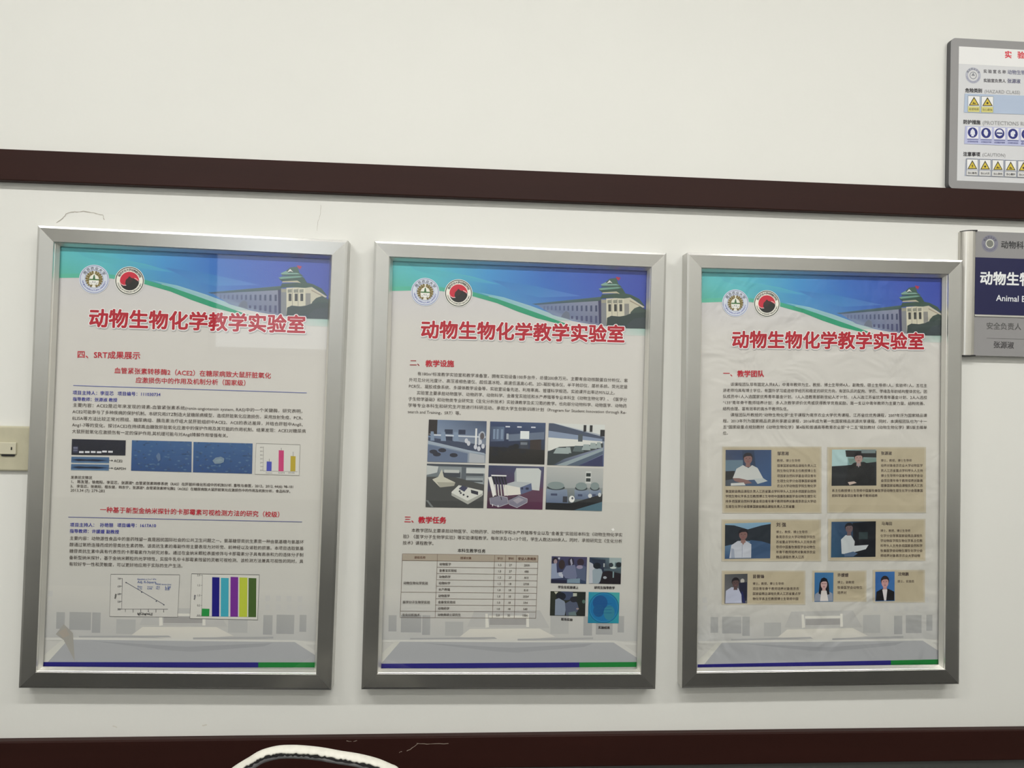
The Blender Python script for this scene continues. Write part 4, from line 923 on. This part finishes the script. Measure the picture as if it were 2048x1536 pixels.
for i in range(6):
    x = 243+i*121; y = 876+i*4.2
    k.poly(zs((x,y),(x+100,y+3),(x+100,y+107),(x,y+104)), (222,222,230))
    q = k.loc(*zs(x+49, y+52)); R_ = math.dist(q, k.loc(*zs(x+93, y+52))); k.disc(q[0], q[1], R_, (44,50,120)); WH = (216,218,228)
    def W(pts):
        y2 = k.y(); k.raw([(q[0]+a_*R_, y2, q[1]+b_*R_) for a_, b_ in pts], [tuple(range(len(pts)))], [k.col(WH)]*len(pts))
    if i == 0: W([(-.5,-.5),(-.42,.3),(-.18,.62),(0,.78),(.18,.62),(.42,.3),(.5,-.5),(.3,-.3),(.26,-.75),(-.26,-.75),(-.3,-.3)])
    elif i == 1: W([(-.5,-.05),(-.4,.5),(-.1,.72),(.2,.6),(.42,.1),(.3,-.45),(0,-.66),(-.3,-.4)])
    elif i == 2:
        k.disc(q[0], q[1]+R_*.1, R_*.68, WH, 24, a0=0, a1=180); W([(-.68,.1),(.68,.1),(.5,-.3),(.1,-.5),(-.1,-.5),(-.5,-.3)]); yy = k.y()
        k.raw([(q[0]-R_*.6,yy,q[1]-R_*.1),(q[0]+R_*.6,yy,q[1]-R_*.1),(q[0]+R_*.6,yy,q[1]+R_*.2),(q[0]-R_*.6,yy,q[1]+R_*.2)], [(0,1,2,3)], [k.col((60,66,120))]*4)
    else: W([(-.45,-.4),(-.5,.2),(-.1,.62),(.4,.5),(.5,.0),(.25,-.1),(.3,-.5),(-.1,-.62)])
    k.line(zs((x,y+112),(x+100,y+115)), .0012, (60,66,130)); k.text(('必须穿防护服','必须戴防护手套','必须戴护目镜','必须戴防毒面具','必须洗手','必须通风')[i], zs(x+2,y+132), zs(x+98,y+135), (110,112,160), .02)
    k.build('safety_pictogram', pn, keep=True)
for i in range(6):
    x = 240+i*115; y = 1170+i*4.2
    tri(x, y, 96, 94, (bolt, blob, tiny, tiny, blob, tiny)[i])
    k.poly(zs((x-4,y+98),(x+98,y+101),(x+96,y+146),(x-6,y+143)), (206,206,206)); k.text(('当心触电','当心火灾','当心烫伤','当心爆炸','当心夹手','当心中毒')[i], zs(x+6,y+122), zs(x+88,y+125), (70,68,68), .03)
    k.outline(zs((x-5,y-4),(x+99,y-1),(x+97,y+148),(x-7,y+145)), .0009, (130,132,136)); k.build('caution_pictogram', pn, keep=True)

# ------------------------------------------------------------------ aluminium door-plate right of the third poster
ND = .020
tl = ray(1934, 460, -ND*.6); bl = ray(1929, 711, -ND*.6)
nx0 = (tl.x+bl.x)/2-.012; nz1, nz0 = ray(1960, 461, -ND).z, ray(1960, 712, -ND).z; NH = nz1-nz0; NW = .36; CR = .026
root = empty('door_plate', (nx0, 0, nz0))
tag(root, 'aluminium room name plate with curved edges and blue centre panel, right of the portrait poster', 'sign')
def side_cap(flip):
    prof = [(0, 0)]+[(CR*(1-math.cos(math.radians(t))), ND*math.sin(math.radians(t))) for t in range(0, 91, 9)]+[(CR+.002, ND), (CR+.002, 0)]
    if flip: prof = [(NW-x, d) for x, d in prof]
    nn = len(prof); v = [(x, -d, 0.0015) for x, d in prof]+[(x, -d, NH-.0015) for x, d in prof]
    f = [(i, (i+1) % nn, nn+(i+1) % nn, nn+i) for i in range(nn)]+[tuple(range(nn)), tuple(range(nn, 2*nn))]
    o = link('side_rail', v, f, M_ALU, root)
    bm = bmesh.new(); bm.from_mesh(o.data); bmesh.ops.recalc_face_normals(bm, faces=bm.faces); bm.to_mesh(o.data); bm.free()
    for zz0 in (-.0010, NH-.0020):
        pc = [((x-CR-.002 if not flip else x-NW+CR+.002)*1.03+(CR+.006 if not flip else NW-CR-.006), d*1.04) for x, d in prof]
        v = [(x, -d, zz0) for x, d in pc]+[(x, -d, zz0+.003) for x, d in pc]
        o = link('end_cap', v, f, M_BLACK, root)
        bm = bmesh.new(); bm.from_mesh(o.data); bmesh.ops.recalc_face_normals(bm, faces=bm.faces); bm.to_mesh(o.data); bm.free()
side_cap(False); side_cap(True)
PY = .0165
MB().box(CR+.002, NW-CR-.002, -PY, -.002, .001, NH-.001).build('face_panel', M_SIGN, root)
k = Ink(wall_loc((nx0, nz0), -PY), -PY-.0002, 1.15); zn = Z(1900, 440, 5.12)
pz1 = k.loc(*zn(255,382))[1]; pz0 = k.loc(*zn(250,965))[1]; px0 = k.loc(*zn(253,700))[0]
MB().box(px0, NW-px0, -PY-.0012, -PY, pz0, pz1).build('blue_panel', mat('blue_vinyl', (.013, .014, .072), .4), root)
MB().box(px0, NW-px0, -PY-.0022, -PY, pz0-.0045, pz0-.0008).build('divider_bar', M_LIP, root)
k.y0 = -PY-.0015
k.text('动物生物化学教学实验室', zn(300,592), zn(1775,646), (226,228,236), .03, em=None)
k.v = [(x, y, z_) for x, y, z_ in k.v]
k.build('title_lettering', root, label='white lettering on the blue panel', keep=True)
k.text('Animal Biochemistry Laboratory', zn(468,795), zn(1560,838), (222,224,232), .012)
k.build('title_lettering', root, label='white lettering on the blue panel', keep=True)
k.y0 = -PY-.0002; k.base = 0; k.reset()
c = k.loc(*zn(408,242)); rr = math.dist(c, k.loc(*zn(492,242)))
k.disc(c[0], c[1], rr, (126,126,140)); k.disc(c[0], c[1], rr*.52, (200,202,190), r0=rr*.42); k.disc(c[0], c[1], rr*.4, (120,122,116)); k.ring('南京农业大学', c[0], c[1], rr*.76, rr*.3, -70, 70, (84,84,96), .02); k.ring('NANJING AGRICULTURAL UNIVERSITY', c[0], c[1], rr*.76, rr*.17, 262, 98, (100,100,120), .02, True)
k.build('emblem', root, keep=True)
k.text('动物科技学院', zn(520,250), zn(990,268), (58,58,60), .02)
k.build('body_text', root, keep=True)
k.text('安全负责人', zn(370,1083), zn(730,1093), (92,92,92), .015); k.build('body_text', root, keep=True); k.line(zn((372,1210),(1500,1240)), .0009, (110,110,110)); k.build('ruled_line', root, keep=True); k.text('张源淑', zn(442,1275), zn(655,1283), (78,76,78), .02)
k.build('body_text', root, keep=True)

# ------------------------------------------------------------------ light switch left of the first poster
a = ray(0, 852, -.010); bq = ray(57, 852, -.010); cq = ray(0, 940, -.010)
swz0, swz1 = cq.z-.002, a.z; swx1 = ray(57, 900, -.0005).x+.008; swx0 = swx1-.120
root = empty('light_switch', (swx0, 0, swz0)); tag(root, 'aged beige plastic light switch on the wall beside the left poster', 'light switch')
H_ = swz1-swz0; W_ = swx1-swx0
MB().box(0, W_, -.010, 0, 0, H_).build('switch_plate', M_BEIGE, root, bevel=.004, seg=3)
q0 = ray(32, 885, -.014); q1 = ray(32, 909, -.014)
rx1 = q0.x-swx0; rz1, rz0 = q0.z-swz0, q1.z-swz0
rk = MB().box(rx1-.062, rx1, -.0145, -.009, rz0, rz1).build('rocker', M_BEIGE2, root, bevel=.0015)
q = ray(23, 897, -.0146); MB().box(q.x-swx0-.0012, q.x-swx0+.0012, -.0152, -.014, q.z-swz0-.003, q.z-swz0+.003).build('indicator', M_BLACK, rk)
MB().box(rx1-.030, rx1-.004, -.0125, -.0095, rz0-.0040, rz0-.0002).build('gap', M_BLACK, rk)

# ------------------------------------------------------------------ tubular chair, its curved back rising in front of the lower rail
CY = -.26
TOP = [(464,1536),(496,1515.7),(520,1501.7),(551,1493),(579,1491),(607,1492),(644,1496),(681,1502.7),(718,1508.6),(755,1518),(783,1529.6),(795,1536)]
TRAD = .0122
cen = []
for i, (x, y) in enumerate(TOP):
    p = ray(x, y, CY); x0, y0 = TOP[max(i-1, 0)]; x1, y1 = TOP[min(i+1, len(TOP)-1)]
    t = (ray(x1, y1, CY)-ray(x0, y0, CY)).normalized(); cen.append(p-Vector((-t.z, 0, t.x))*TRAD*(1 if t.x > 0 else -1))
Lp, Rp = cen[0], cen[-1]
path = [(Lp.x-.075, CY, .02), (Lp.x-.075, CY, .45), (Lp.x-.072, CY, .74), (Lp.x-.062, CY, .80), (Lp.x-.040, CY, Lp.z-.052), (Lp.x-.020, CY, Lp.z-.022)]+[tuple(c) for c in cen]+[(Rp.x+.016, CY, Rp.z-.022), (Rp.x+.034, CY, Rp.z-.060), (Rp.x+.046, CY, .74), (Rp.x+.052, CY, .45), (Rp.x+.052, CY, .02)]
def smooth_path(pts, n=8):
    pts = [Vector(p) for p in pts]; out = []
    for i in range(len(pts)-1):
        p0, p1, p2, p3 = pts[max(i-1, 0)], pts[i], pts[i+1], pts[min(i+2, len(pts)-1)]
        for j in range(n):
            t = j/n; out.append(.5*((2*p1)+(p2-p0)*t+(2*p0-5*p1+4*p2-p3)*t*t+(3*p1-p0-3*p2+p3)*t**3))
    return out+[pts[-1]]
SP = smooth_path(path)
xl_, xr_ = Lp.x-.075, Rp.x+.052; xm = (xl_+xr_)/2
root = empty('chair', (xm, CY, 0)); tag(root, 'chair back of bent tube with cracked peeling white coating, before the lower brown rail', 'chair')
def rel(pts): return [(p[0]-xm, p[1]-CY, p[2]) for p in pts]
MB().tube(rel(SP), TRAD-.0016, 16).build('back_tube', M_STEEL, root, True)
# peeling white sleeve: covers the top and front of the tube and ends in a ragged edge underneath
rnd = random.Random(3); sp = rel(SP[30:-28]); N = len(sp); K = 18; v = []; f = []
edge = [0.0]*N
for i in range(N): edge[i] = rnd.uniform(-.16, .10)
for layer, rad_ in ((0, TRAD), (1, TRAD-.0010)):
    for i, p in enumerate(sp):
        p = Vector(p); t = (Vector(sp[min(i+1, N-1)])-Vector(sp[max(i-1, 0)])).normalized()
        nrm = Vector((-t.z, 0, t.x)); fr_ = Vector((0, -1, 0))
        if nrm.z < 0 and abs(t.x) > .3: nrm = -nrm
        for j in range(K+1):
            a0_ = math.radians(-150); a1_ = math.radians(76)+edge[i]-(0.06 if layer else 0)
            th = a0_+(a1_-a0_)*j/K
            v.append(tuple(p+(nrm*math.cos(th)+fr_*math.sin(th))*rad_))
for layer in (0, 1):
    o_ = layer*N*(K+1)
    for i in range(N-1):
        for j in range(K): f.append((o_+i*(K+1)+j, o_+i*(K+1)+j+1, o_+(i+1)*(K+1)+j+1, o_+(i+1)*(K+1)+j))
o2 = N*(K+1)
for i in range(N-1): f.append((i*(K+1)+K, o2+i*(K+1)+K, o2+(i+1)*(K+1)+K, (i+1)*(K+1)+K))
link('white_coating', v, f, M_WHITEC, root, True)
# black torn backing showing along the ragged edge
v = []; f = []
for i, p in enumerate(sp):
    p = Vector(p); t = (Vector(sp[min(i+1, N-1)])-Vector(sp[max(i-1, 0)])).normalized(); nrm = Vector((-t.z, 0, t.x))
    if nrm.z < 0 and abs(t.x) > .3: nrm = -nrm
    for j in range(6):
        th = math.radians(56)+(math.radians(100)+edge[(i*3) % N]*1.2-math.radians(56))*j/5
        v.append(tuple(p+(nrm*math.cos(th)+Vector((0, -1, 0))*math.sin(th))*(TRAD-.0013)))
for i in range(N-1):
    for j in range(5): f.append((i*6+j, i*6+j+1, (i+1)*6+j+1, (i+1)*6+j))
link('torn_backing', v, f, M_TORN, root, True)
hw = (xr_-xl_)/2
MB().box(-hw+.01, hw-.01, -.42, -.012, .43, .47).build('seat', M_SEAT, root, bevel=.015, seg=3)
for sgn in (-1, 1):
    MB().tube([(sgn*(hw-.02), -.38, .43), (sgn*(hw-.005), -.42, .0)], .0115, 12).build('leg', M_STEEL, root, True)
    MB().tube([(sgn*hw, 0, .03), (sgn*hw, 0, 0)], .014, 12).build('foot', M_BLACK, root, True)
bpy.data.objects.remove(_fo); bpy.data.curves.remove(_fc)
